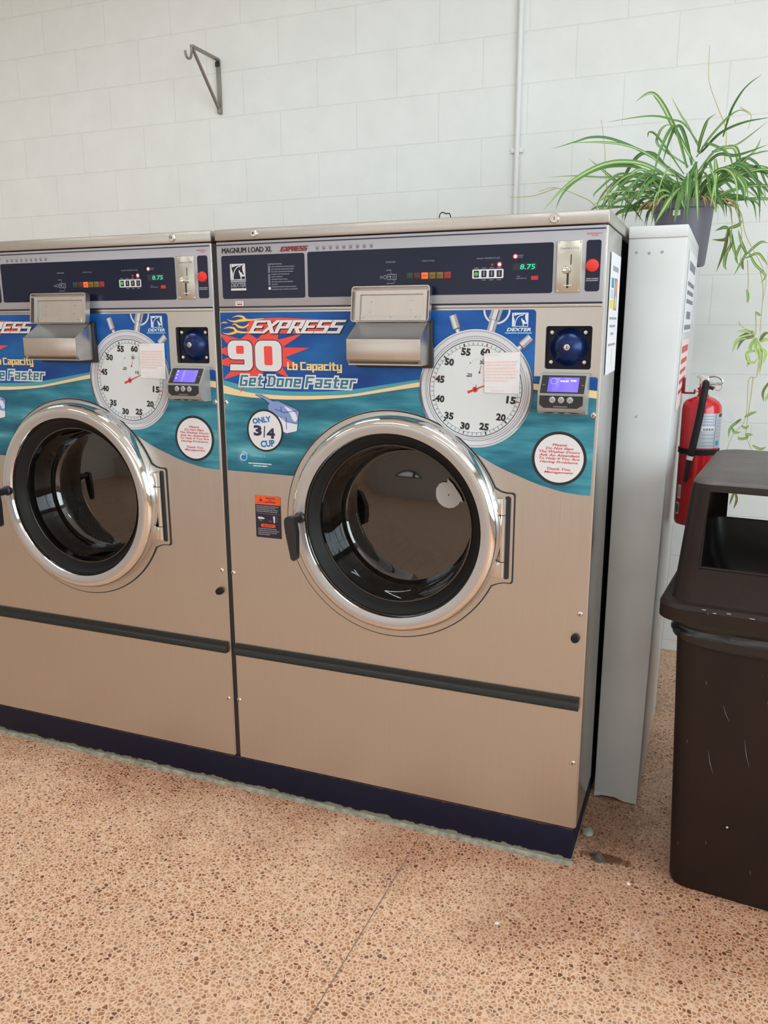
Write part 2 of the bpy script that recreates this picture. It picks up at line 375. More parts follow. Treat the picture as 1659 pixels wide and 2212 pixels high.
    def loft(s, rings, mt, cap0=False, cap1=False, skip=None):
        R = [[s.bm.verts.new(p) for p in r] for r in rings]
        for k in range(len(R) - 1):
            n = len(R[k])
            for i in range(n):
                if skip and skip(k, i): continue
                s.face([R[k][i], R[k][(i + 1) % n], R[k + 1][(i + 1) % n], R[k + 1][i]], mt)
        if cap0: s.face(R[0][::-1], mt)
        if cap1: s.face(R[-1], mt)
    def build(s, name, parent=None, at=None, angle=32, recalc=False, local=False):
        off = Vector((0, 0, 0))
        if parent and not local:
            q = parent
            while q: off += q.location; q = q.parent
        elif at: off = Vector(at)
        if not local:
            for v in s.bm.verts: v.co -= off
        if recalc: bmesh.ops.recalc_face_normals(s.bm, faces=s.bm.faces[:])
        me = D.meshes.new(name); s.bm.to_mesh(me); s.bm.free()
        for n in s.mats: me.materials.append(MATS[n])
        me.set_sharp_from_angle(angle=math.radians(angle))
        o = D.objects.new(name, me); COL.objects.link(o)
        if parent: o.parent = parent
        elif at: o.location = at
        return o
GL = {'E': [[(4, 6), (0, 6), (0, 0), (4, 0)], [(0, 3), (3.4, 3)]], 'X': [[(0, 0), (4, 6)], [(0, 6), (4, 0)]], 'P': [[(0, 0), (0, 6), (4, 6), (4, 2.7), (0, 2.7)]],
      'R': [[(0, 0), (0, 6), (4, 6), (4, 2.7), (0, 2.7)], [(2.0, 2.7), (4.1, 0)]], 'S': [[(4, 6), (0, 6), (0, 3), (4, 3), (4, 0), (0, 0)]], 'G': [[(4, 6), (0, 6), (0, 0), (4, 0), (4, 2.9), (2.2, 2.9)]],
      'D': [[(-0.5, 0), (3.0, 0), (4, 1.1), (4, 4.9), (3.0, 6), (-0.5, 6)], [(0.3, 0), (0.3, 6)]], 'F': [[(4, 6), (0, 6), (0, 0)], [(0, 3), (3.2, 3)]], 'L': [[(0, 6), (0, 0), (3.2, 0)]], 'C': [[(4, 6), (0, 6), (0, 0), (4, 0)]],
      'e': [[(3.4, 0), (0, 0), (0, 4.4), (3.4, 4.4), (3.4, 2.2), (0, 2.2)]], 't': [[(0.9, 6), (0.9, 0), (2.6, 0)], [(0, 4.4), (2.6, 4.4)]], 'o': [[(0, 0), (0, 4.4), (3.4, 4.4), (3.4, 0), (0, 0)]], 'n': [[(0, 0), (0, 4.4), (3.4, 4.4), (3.4, 0)]],
      'a': [[(0, 4.4), (3.4, 4.4), (3.4, 0), (0, 0), (0, 2.2), (3.4, 2.2)]], 's': [[(3.4, 4.4), (0, 4.4), (0, 2.2), (3.4, 2.2), (3.4, 0), (0, 0)]], 'r': [[(0, 0), (0, 4.4), (2.4, 4.4)]], 'b': [[(0, 6), (0, 0), (3.4, 0), (3.4, 4.4), (0, 4.4)]],
      'p': [[(0, -1.8), (0, 4.4), (3.4, 4.4), (3.4, 0), (0, 0)]], 'c': [[(3.4, 4.4), (0, 4.4), (0, 0), (3.4, 0)]], 'i': [[(0, 0), (0, 4.4)], [(0, 5.9), (0, 6)]], 'y': [[(0, 4.4), (0, 0), (3.4, 0)], [(3.4, 4.4), (3.4, -1.8), (0.4, -1.8)]]}
def block_text(b, txt, x0, x1, z0, z1, c, mt, tv=1.5, th=1.15, shear=0.0, gap=1.0, grow=0.0):
    """square-cut lettering: z0 baseline, z1 cap line"""
    adv = []; x = 0
    for ch in txt:
        if ch == ' ': x += 2.2; adv.append(None); continue
        w = max(p[0] for st in GL[ch] for p in st); adv.append(x); x += w + 1.5 + gap
    tot = x - gap; k = (x1 - x0 - shear * (z1 - z0)) / tot; kz = (z1 - z0) / (6 + 1.15)
    def put(q): b.plate([(x0 + (px_ + 0.75) * k + shear * (pz + 0.575) * kz, z0 + (pz + 0.575) * kz) for px_, pz in q], c, mt)
    gx = grow / k; gz = grow / kz
    for ch, a in zip(txt, adv):
        if a is None: continue
        for st in GL[ch]:
            for (ax, az), (bx, bz) in zip(st, st[1:]):
                if ax > bx or (ax == bx and az > bz): ax, az, bx, bz = bx, bz, ax, az
                hx = tv / 2 + gx; hz = th / 2 + gz
                if abs(ax - bx) > 0.01 and abs(az - bz) > 0.01:
                    lo, hi = ((ax, az), (bx, bz)) if az < bz else ((bx, bz), (ax, az)); sl = (hi[0] - lo[0]) / (hi[1] - lo[1])
                    l2 = (lo[0] - sl * hz, lo[1] - hz); h2 = (hi[0] + sl * hz, hi[1] + hz); w = hx * 1.12
                    q = [(l2[0] - w, l2[1]), (l2[0] + w, l2[1]), (h2[0] + w, h2[1]), (h2[0] - w, h2[1])]
                else: q = [(ax - hx, az - hz), (bx + hx, az - hz), (bx + hx, bz + hz), (ax - hx, bz + hz)]
                put([(px_ + a, pz) for px_, pz in q])
def empty(name, loc, rz=0.0):
    o = D.objects.new(name, None); COL.objects.link(o); o.location = loc; o.rotation_euler = (0, 0, rz); o.empty_display_size = 0.1; return o
def tag(o, label, cat, group=None):
    o['label'] = label; o['category'] = cat
    if group: o['group'] = group
    return o
def struct(o): o['kind'] = 'structure'; return o
def copy_tree(o, parent=None):
    c = o.copy(); COL.objects.link(c)
    if parent: c.parent = parent
    for ch in list(o.children): copy_tree(ch, c)
    return c

# ------------------------------------------------------------------ the room
R = ROOM
b = B(); b.box(R['x0'], R['x1'], R['y0'], R['y1'], -0.12, 0.0, 'terrazzo'); struct(b.build('floor'))
b = B(); b.box(R['x0'], R['x1'], R['y0'], R['y1'], R['z1'], R['z1'] + 0.1, 'ceiling_paint'); struct(b.build('ceiling'))
b = B(); b.box(R['x0'] - 0.1, R['x1'] + 0.1, R['y1'], R['y1'] + 0.12, -0.12, R['z1'] + 0.1, 'painted_block'); struct(b.build('wall_back'))
b = B(); b.box(R['x0'] - 0.12, R['x0'], R['y0'] - 0.1, R['y1'], -0.12, R['z1'] + 0.1, 'wall_paint'); struct(b.build('wall_left'))
def wall_with_opening(name, win, T, a0, a1, op, mull, bars):
    b = B(); b.T = T
    b.plate([rrect(a0, a1, -0.12, R['z1'] + 0.1, 0), rrect(op[0], op[1], op[2], op[3], 0)[::-1]], 0, 'wall_paint', c1=-0.16); struct(b.build(name))
    b = B(); b.T = T
    holes = []; n = mull; w = (op[1] - op[0]) / n
    for i in range(n):
        xa, xb = op[0] + i * w + 0.035, op[0] + (i + 1) * w - 0.035; zz = [op[2]] + bars + [op[3]]
        for z0, z1 in zip(zz, zz[1:]): holes.append(rrect(xa, xb, z0 + 0.03, z1 - 0.03, 0)[::-1])
    b.plate([rrect(op[0], op[1], op[2], op[3], 0)] + holes, -0.02, 'frame_dark', c1=-0.07); struct(b.build(win))
wall_with_opening('wall_front', 'window_1', frame((0, R['y0'], 0), (-1, 0, 0), (0, 0, 1)), -R['x1'] - 0.1, -R['x0'] + 0.1, (-0.7, 4.7, 0.6, 2.9), 5, [2.25])
wall_with_opening('wall_right', 'window_2', frame((R['x1'], 0, 0), (0, 1, 0), (0, 0, 1)), R['y0'] - 0.1, R['y1'], (-5.3, -0.1, 0.8, 2.9), 4, [])
b = B(); b.T = frame((0, 0, 0), (1, 0, 0), (0, 1, 0))
b.stroke([(0.628, -0.05), (0.620, -0.70), (0.612, -1.5)], 0.0022, 0.0006, 'divider_strip', sub=0)
b.stroke([(1.075, 0.115), (1.194, 0.007), (1.30, -0.01), (1.541, 0.006)], 0.0016, 0.0006, 'divider_strip', sub=4)
struct(b.build('trim_1'))
b = B(); b.tube([(0.452, 1.706, 1.2), (0.452, 1.706, R['z1'])], 0.0105, 'conduit_paint', seg=14)
for z in (2.2, 3.0): b.box(0.425, 0.479, 1.708, 1.7195, z - 0.010, z + 0.010, 'conduit_paint', 0.002)
tag(b.build('conduit_pipe', at=(0.452, 1.706, 1.2)), 'thin white painted conduit running up the block wall', 'pipe')
LEAVES=[
([(1.196, 1.22, 2.019), (1.128, 1.19, 2.126), (1.089, 1.16, 2.193), (1.057, 1.13, 2.228), (1.034, 1.101, 2.225), (1.003, 1.071, 2.198)],0.0082),
([(1.212, 1.22, 2.074), (1.158, 1.182, 2.137), (1.118, 1.144, 2.147), (1.074, 1.107, 2.154), (1.016, 1.069, 2.149), (0.914, 1.031, 2.133)],0.0038),
([(1.185, 1.22, 1.958), (1.082, 1.203, 2.025), (0.995, 1.186, 2.075), (0.909, 1.169, 2.109), (0.846, 1.153, 2.114), (0.794, 1.136, 2.1), (0.714, 1.119, 2.079)],0.0049),
([(1.159, 1.22, 1.96), (1.051, 1.177, 2.043), (0.968, 1.133, 2.076), (0.877, 1.09, 2.084), (0.787, 1.046, 2.08)],0.0049),
([(1.161, 1.22, 1.939), (1.052, 1.187, 2.008), (0.969, 1.153, 2.024), (0.899, 1.12, 2.013), (0.829, 1.087, 1.977), (0.771, 1.053, 1.929), (0.714, 1.02, 1.86)],0.0088),
([(1.136, 1.22, 1.92), (1.025, 1.203, 2.003), (0.945, 1.187, 2.018), (0.871, 1.17, 2.008), (0.803, 1.154, 1.973), (0.757, 1.137, 1.925), (0.737, 1.12, 1.87)],0.0066),
([(1.186, 1.22, 1.943), (1.102, 1.231, 2.012), (1.056, 1.242, 2.059), (1.001, 1.253, 2.054), (0.945, 1.264, 1.964), (0.92, 1.275, 1.885)],0.0071),
([(1.059, 1.22, 1.871), (0.978, 1.227, 1.935), (0.908, 1.233, 1.994), (0.831, 1.24, 2.059)],0.0060),
([(1.163, 1.22, 1.907), (1.075, 1.222, 1.95), (1.017, 1.225, 1.927), (0.981, 1.227, 1.886), (0.959, 1.23, 1.845)],0.0071),
([(1.177, 1.22, 2.0), (1.134, 1.182, 2.119), (1.115, 1.143, 2.113), (1.088, 1.105, 2.033), (1.068, 1.067, 1.913)],0.0060),
([(1.192, 1.22, 2.009), (1.171, 1.208, 2.08), (1.148, 1.196, 2.13), (1.128, 1.185, 2.125), (1.109, 1.173, 2.068), (1.096, 1.161, 2.006)],0.0060),
([(1.209, 1.22, 2.049), (1.217, 1.174, 2.085), (1.235, 1.129, 2.129), (1.263, 1.083, 2.142)],0.0055),
([(1.205, 1.22, 2.034), (1.247, 1.178, 2.089), (1.297, 1.136, 2.135), (1.334, 1.094, 2.146), (1.365, 1.052, 2.123)],0.0038),
([(1.287, 1.22, 2.094), (1.305, 1.173, 2.161), (1.33, 1.126, 2.201), (1.355, 1.079, 2.22), (1.389, 1.032, 2.233)],0.0044),
([(1.22, 1.22, 2.048), (1.276, 1.168, 2.094), (1.347, 1.116, 2.112), (1.429, 1.064, 2.111)],0.0049),
([(1.359, 1.22, 2.008), (1.395, 1.249, 2.05), (1.41, 1.278, 2.092)],0.0033),
([(1.255, 1.22, 2.046), (1.325, 1.227, 2.057), (1.347, 1.234, 1.996), (1.361, 1.242, 1.93), (1.387, 1.249, 1.857)],0.0082),
([(1.255, 1.22, 1.923), (1.334, 1.225, 2.005), (1.391, 1.231, 1.982), (1.418, 1.236, 1.905), (1.429, 1.242, 1.808)],0.0055),
([(1.265, 1.22, 1.922), (1.348, 1.225, 2.014), (1.399, 1.23, 2.002), (1.434, 1.235, 1.94), (1.457, 1.24, 1.904)],0.0055),
([(1.313, 1.22, 1.96), (1.367, 1.166, 2.008), (1.403, 1.112, 2.013), (1.442, 1.058, 2.01)],0.0071),
([(1.18, 1.12, 1.934), (1.148, 1.087, 1.901), (1.119, 1.053, 1.848), (1.096, 1.02, 1.797)],0.0077),
([(1.202, 1.12, 1.982), (1.177, 1.087, 1.924), (1.163, 1.053, 1.856), (1.159, 1.02, 1.797)],0.0093),
([(1.21, 1.12, 2.002), (1.2, 1.087, 1.948), (1.197, 1.053, 1.869), (1.199, 1.02, 1.795)],0.0082),
([(1.208, 1.12, 1.997), (1.218, 1.07, 1.919), (1.233, 1.02, 1.799)],0.0066),
([(1.269, 1.12, 2.007), (1.277, 1.07, 1.94), (1.268, 1.02, 1.841)],0.0071),
([(1.188, 1.22, 1.916), (1.111, 1.181, 1.921), (1.046, 1.142, 1.914), (1.003, 1.104, 1.906), (0.933, 1.065, 1.9), (0.871, 1.026, 1.858)],0.0044),
([(1.109, 1.22, 1.926), (0.97, 1.207, 1.925), (1.007, 1.195, 1.87), (1.044, 1.182, 1.819)],0.0049),
([(1.208, 1.22, 2.069), (1.166, 1.214, 2.142), (1.144, 1.208, 2.173), (1.109, 1.202, 2.233)],0.0033),
([(1.158, 1.22, 1.97), (1.085, 1.203, 1.983), (0.914, 1.186, 1.981), (0.794, 1.169, 1.991), (0.689, 1.152, 1.99)],0.0033),
([(1.134, 1.22, 1.941), (1.013, 1.178, 1.973), (0.952, 1.137, 1.981), (0.885, 1.095, 1.922), (0.881, 1.053, 1.896)],0.0044),
([(1.21, 1.22, 1.967), (1.272, 1.194, 2.03), (1.337, 1.168, 2.021), (1.429, 1.142, 2.043)],0.0060),
([(1.2, 1.22, 1.968), (1.271, 1.156, 2.043), (1.333, 1.091, 2.041), (1.419, 1.027, 2.092)],0.0038),
([(1.182, 1.22, 2.005), (1.076, 1.235, 2.082), (1.072, 1.25, 2.127), (1.09, 1.265, 2.154), (1.121, 1.28, 2.16)],0.0044),
([(1.168, 1.22, 1.98), (1.074, 1.233, 2.108), (1.04, 1.246, 2.134), (1.032, 1.26, 2.119)],0.0038),
([(1.214, 1.22, 1.925), (1.109, 1.201, 1.939), (1.023, 1.183, 1.889), (0.969, 1.164, 1.837)],0.0055),
([(1.236, 1.22, 1.965), (1.311, 1.177, 1.979), (1.364, 1.133, 1.919), (1.373, 1.09, 1.864)],0.0060),
([(1.211, 1.22, 1.957), (1.307, 1.238, 1.912), (1.395, 1.255, 1.94), (1.448, 1.273, 1.862)],0.0049),
([(1.186, 1.22, 1.948), (1.07, 1.204, 1.958), (0.95, 1.188, 1.931), (0.911, 1.172, 1.875)],0.0055),
([(1.266, 1.12, 1.923), (1.295, 1.07, 1.865), (1.313, 1.02, 1.819)],0.0066),
([(1.251, 1.12, 1.924), (1.276, 1.07, 1.862), (1.289, 1.02, 1.82)],0.0060),
([(1.196, 1.12, 1.923), (1.176, 1.07, 1.877), (1.186, 1.02, 1.84)],0.0055),
([(1.215, 1.22, 2.044), (1.229, 1.196, 2.064), (1.254, 1.172, 2.062), (1.312, 1.148, 2.019), (1.333, 1.124, 1.945)],0.0049),
]
RUNNERS=[
[(1.298, 1.3, 2.025), (1.294, 1.3, 2.129), (1.256, 1.3, 2.218), (1.224, 1.3, 2.302), (1.218, 1.3, 2.412)],
[(1.051, 1.3, 1.903), (0.883, 1.3, 1.889), (0.823, 1.3, 1.926), (0.703, 1.3, 1.975), (0.638, 1.3, 1.965)],
[(0.703, 1.3, 1.973), (0.614, 1.3, 1.95), (0.525, 1.3, 1.95)],
[(0.905, 1.3, 1.899), (0.888, 1.3, 2.0), (0.877, 1.3, 2.109), (0.86, 1.3, 2.202)],
[(1.274, 1.3, 1.938), (1.313, 1.3, 1.899), (1.341, 1.3, 1.813), (1.335, 1.3, 1.705)],
[(1.307, 1.3, 1.915), (1.364, 1.3, 1.854), (1.392, 1.3, 1.768), (1.465, 1.3, 1.637), (1.466, 1.3, 1.539)],
[(1.289, 1.3, 1.942), (1.341, 1.3, 1.876), (1.374, 1.3, 1.79), (1.379, 1.3, 1.677)],
[(1.334, 1.3, 2.201), (1.371, 1.3, 2.173), (1.365, 1.3, 2.128)],
[(1.449, 1.38, 1.659), (1.466, 1.38, 1.593), (1.469, 1.38, 1.515), (1.469, 1.38, 1.436)],
[(1.405, 1.38, 1.692), (1.414, 1.38, 1.61), (1.415, 1.38, 1.539)],
[(1.448, 1.38, 1.508), (1.456, 1.38, 1.436), (1.449, 1.38, 1.412)],
[(1.393, 1.38, 1.472), (1.408, 1.38, 1.452), (1.455, 1.38, 1.428)],
[(1.478, 1.38, 1.336), (1.473, 1.38, 1.268), (1.447, 1.38, 1.255), (1.449, 1.38, 1.11), (1.408, 1.38, 1.042), (1.388, 1.38, 0.96)],
[(1.461, 1.38, 1.267), (1.46, 1.38, 1.194), (1.456, 1.38, 1.119), (1.455, 1.38, 1.044), (1.464, 1.38, 1.023), (1.496, 1.38, 0.965)],
]
PLANTLETS=[
[[(1.329, 1.38, 1.806), (1.326, 1.38, 1.752), (1.318, 1.38, 1.714), (1.3, 1.38, 1.652)],[(1.329, 1.38, 1.806), (1.344, 1.38, 1.759), (1.329, 1.38, 1.713), (1.327, 1.38, 1.674), (1.337, 1.38, 1.659)],[(1.329, 1.38, 1.806), (1.361, 1.38, 1.816), (1.374, 1.38, 1.834)],[(1.329, 1.38, 1.806), (1.314, 1.38, 1.81), (1.284, 1.38, 1.8)],[(1.337, 1.38, 1.801), (1.348, 1.38, 1.751), (1.373, 1.38, 1.681)],[(1.329, 1.38, 1.802), (1.321, 1.38, 1.768), (1.276, 1.38, 1.769)]],
[[(1.399, 1.38, 1.719), (1.39, 1.38, 1.7), (1.362, 1.38, 1.638)],[(1.399, 1.38, 1.719), (1.377, 1.38, 1.758), (1.362, 1.38, 1.804)],[(1.396, 1.38, 1.711), (1.44, 1.38, 1.752), (1.468, 1.38, 1.75)],[(1.397, 1.38, 1.699), (1.436, 1.38, 1.714), (1.46, 1.38, 1.69), (1.475, 1.38, 1.67)],[(1.386, 1.38, 1.7), (1.388, 1.38, 1.673), (1.394, 1.38, 1.657)],[(1.407, 1.38, 1.718), (1.432, 1.38, 1.675), (1.469, 1.38, 1.636), (1.457, 1.38, 1.609)],[(1.396, 1.38, 1.715), (1.378, 1.38, 1.746), (1.364, 1.38, 1.701), (1.377, 1.38, 1.673)]],
[[(1.411, 1.38, 1.587), (1.417, 1.38, 1.563), (1.419, 1.38, 1.537)]],
[[(1.448, 1.38, 1.506), (1.46, 1.38, 1.496), (1.469, 1.38, 1.494)]],
[[(1.453, 1.38, 1.428), (1.42, 1.38, 1.436), (1.39, 1.38, 1.434)],[(1.452, 1.38, 1.42), (1.412, 1.38, 1.404), (1.396, 1.38, 1.366)],[(1.449, 1.38, 1.412), (1.397, 1.38, 1.404), (1.38, 1.38, 1.356)],[(1.456, 1.38, 1.412), (1.441, 1.38, 1.376), (1.448, 1.38, 1.356)],[(1.46, 1.38, 1.412), (1.459, 1.38, 1.376), (1.478, 1.38, 1.336), (1.483, 1.38, 1.276)],[(1.46, 1.38, 1.405), (1.48, 1.38, 1.357), (1.483, 1.38, 1.276)],[(1.472, 1.38, 1.401), (1.485, 1.38, 1.424), (1.502, 1.38, 1.432)],[(1.472, 1.38, 1.397), (1.49, 1.38, 1.405), (1.506, 1.38, 1.399)],[(1.478, 1.38, 1.373), (1.495, 1.38, 1.357), (1.491, 1.38, 1.317)],[(1.46, 1.38, 1.364), (1.431, 1.38, 1.356), (1.437, 1.38, 1.328), (1.459, 1.38, 1.32), (1.47, 1.38, 1.34)],[(1.431, 1.38, 1.352), (1.441, 1.38, 1.324), (1.436, 1.38, 1.304)],[(1.447, 1.38, 1.424), (1.439, 1.38, 1.432), (1.397, 1.38, 1.416)]],
[[(1.519, 1.38, 1.252), (1.5, 1.38, 1.211), (1.506, 1.38, 1.174)],[(1.523, 1.38, 1.212), (1.514, 1.38, 1.191), (1.511, 1.38, 1.175)]],
[[(1.434, 1.38, 1.106), (1.398, 1.38, 1.071), (1.394, 1.38, 1.032)],[(1.404, 1.38, 1.071), (1.415, 1.38, 1.054), (1.438, 1.38, 1.056)],[(1.436, 1.38, 1.081), (1.452, 1.38, 1.073), (1.464, 1.38, 1.086)],[(1.445, 1.38, 1.114), (1.466, 1.38, 1.128), (1.488, 1.38, 1.137)],[(1.434, 1.38, 1.106), (1.419, 1.38, 1.093), (1.411, 1.38, 1.08)]],
[[(1.454, 1.38, 1.052), (1.459, 1.38, 1.035), (1.433, 1.38, 1.03), (1.43, 1.38, 1.042)],[(1.454, 1.38, 1.048), (1.481, 1.38, 1.047)],[(1.481, 1.38, 1.007), (1.509, 1.38, 0.994), (1.531, 1.38, 1.003)]],
[[(1.435, 1.4, 0.82), (1.426, 1.4, 0.791), (1.421, 1.4, 0.763)],[(1.438, 1.4, 0.816), (1.445, 1.4, 0.785), (1.437, 1.4, 0.748)]],
]
# ------------------------------------------------------------------ washer (built once at the right-hand spot, then copied)
def screw(parent, x, z, r=0.0072, y=0.0):
    b = B(); b.lathe([(r, 0), (r, 0.001), (r * 0.75, 0.0032), (r * 0.3, 0.0042), (0, 0.0043)], (x, y, z), (0, -1, 0), 'screw_steel', seg=20)
    b.plate(rrect(x - r * .45, x + r * .45, z - r * .1, z + r * .1, 0), 0.0046 - y, 'dark_slot'); b.plate(rrect(x - r * .1, x + r * .1, z - r * .45, z + r * .45, 0), 0.0046 - y, 'dark_slot')
    return b.build('screw', parent)
def horse(b, x0, x1, z0, z1, c, white, dark):
    """square emblem: horse head and neck facing right in a light square frame"""
    w, h = x1 - x0, z1 - z0
    f = lambda pts: [(x0 + a * w, z0 + q * h) for a, q in pts]
    b.plate([f([(0, 0), (1, 0), (1, 1), (0, 1)]), f([(0.04, 0.04), (0.04, 0.96), (0.96, 0.96), (0.96, 0.04)])], c, white)
    b.plate(f([(0.10, 0.94), (0.10, 0.70), (0.16, 0.5), (0.2, 0.28), (0.2, 0.06), (0.05, 0.06), (0.05, 0.94)][::-1]), c, white)
    b.plate(f([(0.12, 0.95), (0.14, 0.78), (0.34, 0.86), (0.60, 0.90), (0.76, 0.88), (0.95, 0.95)][::-1]), c, white)
    b.plate(f([(0.62, 0.50), (0.74, 0.46), (0.80, 0.34), (0.90, 0.28), (0.88, 0.38), (0.82, 0.56), (0.80, 0.72), (0.82, 0.86), (0.95, 0.95), (0.95, 0.20), (0.68, 0.20), (0.70, 0.32)][::-1]), c, white)
    b.plate(f([(0.60, 0.62), (0.56, 0.52), (0.62, 0.36), (0.66, 0.20), (0.68, 0.05), (0.74, 0.05), (0.72, 0.3), (0.64, 0.48), (0.64, 0.58)]), c + 0.0001, white)
    b.stroke(f([(0.19, 0.05), (0.22, 0.35), (0.32, 0.62), (0.50, 0.80), (0.70, 0.84)]), 0.05 * w, c + 0.0002, white)
    for k in range(6):
        t = k / 5; b.plate(f([(0.09 + 0.12 * t, 0.18 + 0.55 * t), (0.17 + 0.12 * t, 0.15 + 0.55 * t), (0.19 + .12 * t, 0.21 + 0.55 * t)]), c + 0.0002, dark)
def word_lines(b, x0, x1, z, h, c, mt, words):
    """an unreadable printed line: word-like dashes"""
    tot = sum(words) + 0.35 * (len(words) - 1); k = (x1 - x0) / tot; x = x0
    for w in words:
        b.plate(rrect(x, x + w * k, z - h / 2, z + h / 2, 0), c, mt); x += (w + 0.35) * k

W = empty('washing_machine', (0, 0, 0.112))
tag(W, 'stainless front-load washer nearest the white partition, torn white sticker on its door glass', 'washing machine', 'large stainless washers standing in a row')
CX, CZ = 0.540, 0.932           # door centre
SX, SZ, SR = 0.527, 0.923, 0.319  # door bezel centre
# dark inner cabinet
b = B(); b.box(0.012, 1.058, 0.04, 1.05, 0.115, 1.692, 'chassis_black', skip='f'); b.build('cabinet', W)
for s in (0, 1):
    b = B()
    if s: b.box(1.0640, 1.0705, 0.0006, 0.285, 0.118, 1.6905, 'side_steel', 0.0012)
    else: b.box(0.0068, 0.0100, 0.004, 0.285, 0.118, 1.6905, 'side_steel', 0.0012)
    b.build('side_panel', W)
b = B(); b.box(0.0045, 1.0720, -0.004, 1.05, 1.6945, 1.7245, 'brushed_steel', 0.003); tc = b.build('top_cap', W)
b = B(); b.lathe([(0.0105, 0), (0.0105, 0.003), (0.008, 0.006), (0, 0.0065)], (0.131, -0.004, 1.710), (0, -1, 0), 'screw_steel', seg=24)
b.plate(circle(0.131, 1.710, 0.003, 12), 0.0108, 'dark_slot'); b.build('cap_screw', tc)
b = B(); b.lathe([(0.0115, 0), (0.0115, 0.004), (0.0095, 0.007), (0.006, 0.007), (0.006, 0.0055), (0, 0.0055)], (0.945, -0.004, 1.7095), (0, -1, 0), 'screw_steel', seg=28, mts=['screw_steel', 'screw_steel', 'screw_steel', 'dark_slot', 'screw_steel'])
b.plate(rrect(0.9442, 0.9458, 1.706, 1.7127, 0), 0.0105, 'dark_slot'); b.build('cap_lock', tc)

# ---- control panel
b = B()
b.box(0.0068, 1.0645, 0.0, 0.03, 1.5175, 1.6912, 'silver_panel', 0.0008)
b.box(0.0068, 1.0645, 0.0005, 0.03, 1.5068, 1.5140, 'brushed_steel', 0.0008)
b.plate(rrect(0.0068, 1.0645, 1.5140, 1.5175, 0), 0.0, 'navy_line')
b.plate(rrect(0.0068, 1.0645, 1.6820, 1.6850, 0), 0.0006, 'navy_line')
b.plate(rrect(0.0068, 1.0645, 1.5170, 1.5182, 0), 0.0008, 'label_navy')
b.plate(rrect(0.0215, 0.2808, 1.5388, 1.6548, 0.006), 0.0008, 'navy_panel')
b.plate(rrect(0.2895, 0.9455, 1.5395, 1.6565, 0.006), 0.0008, 'navy_panel')
b.plate(rrect(1.0222, 1.0560, 1.5418, 1.6582, 0.006), 0.0008, 'navy_panel')
for dx, dc in ((0, 0), (0.0007, 0.00002), (-0.0007, 0.00004)): b.text('MAGNUM LOAD XL', 0.0252 + dx, 0.1830 + dx, 1.6610, 1.6752, 0.0010 + dc, 'black_ink')
block_text(b, 'EXPRESS', 0.2075, 0.2915, 1.6612, 1.6728, 0.0012, 'crimson_ink', 1.7, 1.15, 0.5, 0.7)
block_text(b, 'EXPRESS', 0.2085, 0.2925, 1.6604, 1.6722, 0.0010, 'black_ink', 1.9, 1.3, 0.5, 0.6)
b.plate(rrect(0.199, 0.205, 1.6612, 1.6622, 0), 0.001, 'label_dim'); b.text('TM', 0.294, 0.2985, 1.6712, 1.6732, 0.001, 'label_dim')
for k in range(9):
    x = 0.3196 + k * 0.0194
    b.plate([(x - 0.0034, 1.6612), (x + 0.0034, 1.6612), (x + 0.0046, 1.6700), (x - 0.0046, 1.6700)], 0.001, 'cup_gray'); b.plate(rrect(x - 0.003, x + 0.0036, 1.6665, 1.6690, 0), 0.0011, 'label_gray')
horse(b, 0.0490, 0.0975, 1.5895, 1.6325, 0.0012, 'white_ink', 'navy_panel')
b.plate(rrect(0.0490, 0.0985, 1.5830, 1.5885, 0.001), 0.0012, 'label_gray')
b.text('DEXTER', 0.0495, 0.098, 1.5700, 1.5815, 0.0012, 'label_gray', bold=0.03, shear=0.2)
b.plate(rrect(0.0490, 0.0985, 1.5612, 1.5668, 0.001), 0.0012, 'white_ink')
b.text('INSTRUCTIONS', 0.1690, 0.2120, 1.6265, 1.6305, 0.0012, 'label_gray', bold=0.02)
zl = 1.6215
for k, (n, wd) in enumerate(((0.072, [4, 6, 2, 4, 5]), (0.070, [2, 5, 7, 3]), (0.068, [2, 4, 7, 6]), (0.056, [5, 2, 7]), (0.034, [4, 6]), (0.05, [6, 3, 4]), (0.066, [2, 4, 4, 9]), (0.02, [5]), (0.076, [7, 5, 5, 6]), (0.080, [7, 4, 6, 8]))):
    word_lines(b, 0.1785, 0.1785 + n, zl - k * 0.0066, 0.0026, 0.0012, 'label_dim', wd)
b.plate(rrect(0.1690, 0.1755, 1.606, 1.6245, 0), 0.0012, 'label_dim'); b.plate(rrect(0.1690, 0.1750, 1.573, 1.603, 0), 0.0012, 'label_dim'); b.plate(circle(0.1725, 1.565, 0.0042, 16), 0.0012, 'white_ink')
b.plate(rrect(0.0614, 0.0877, 1.5190, 1.5325, 0.001), 0.0012, 'pink_paper'); word_lines(b, 0.0645, 0.084, 1.5290, 0.0018, 0.0014, 'label_gray', [3, 5]); word_lines(b, 0.067, 0.083, 1.5235, 0.003, 0.0014, 'crimson_ink', [3])
b.text('DISPENSER', 0.5150, 0.5425, 1.6218, 1.6252, 0.0012, 'label_gray'); b.text('WASH CYCLE', 0.6135, 0.6465, 1.6218, 1.6252, 0.0012, 'label_gray')
b.text('WASH TEMPERATURE', 0.7562, 0.8152, 1.6232, 1.6266, 0.0012, 'label_gray')
b.plate([rrect(0.5195, 0.5445, 1.5795, 1.5935, 0.001), rrect(0.5207, 0.5433, 1.5807, 1.5923, 0)[::-1]], 0.0012, 'label_gray')
b.plate([circle(0.5135, 1.5865, 0.0048, 18), circle(0.5135, 1.5865, 0.0036, 18)[::-1]], 0.0012, 'label_gray')
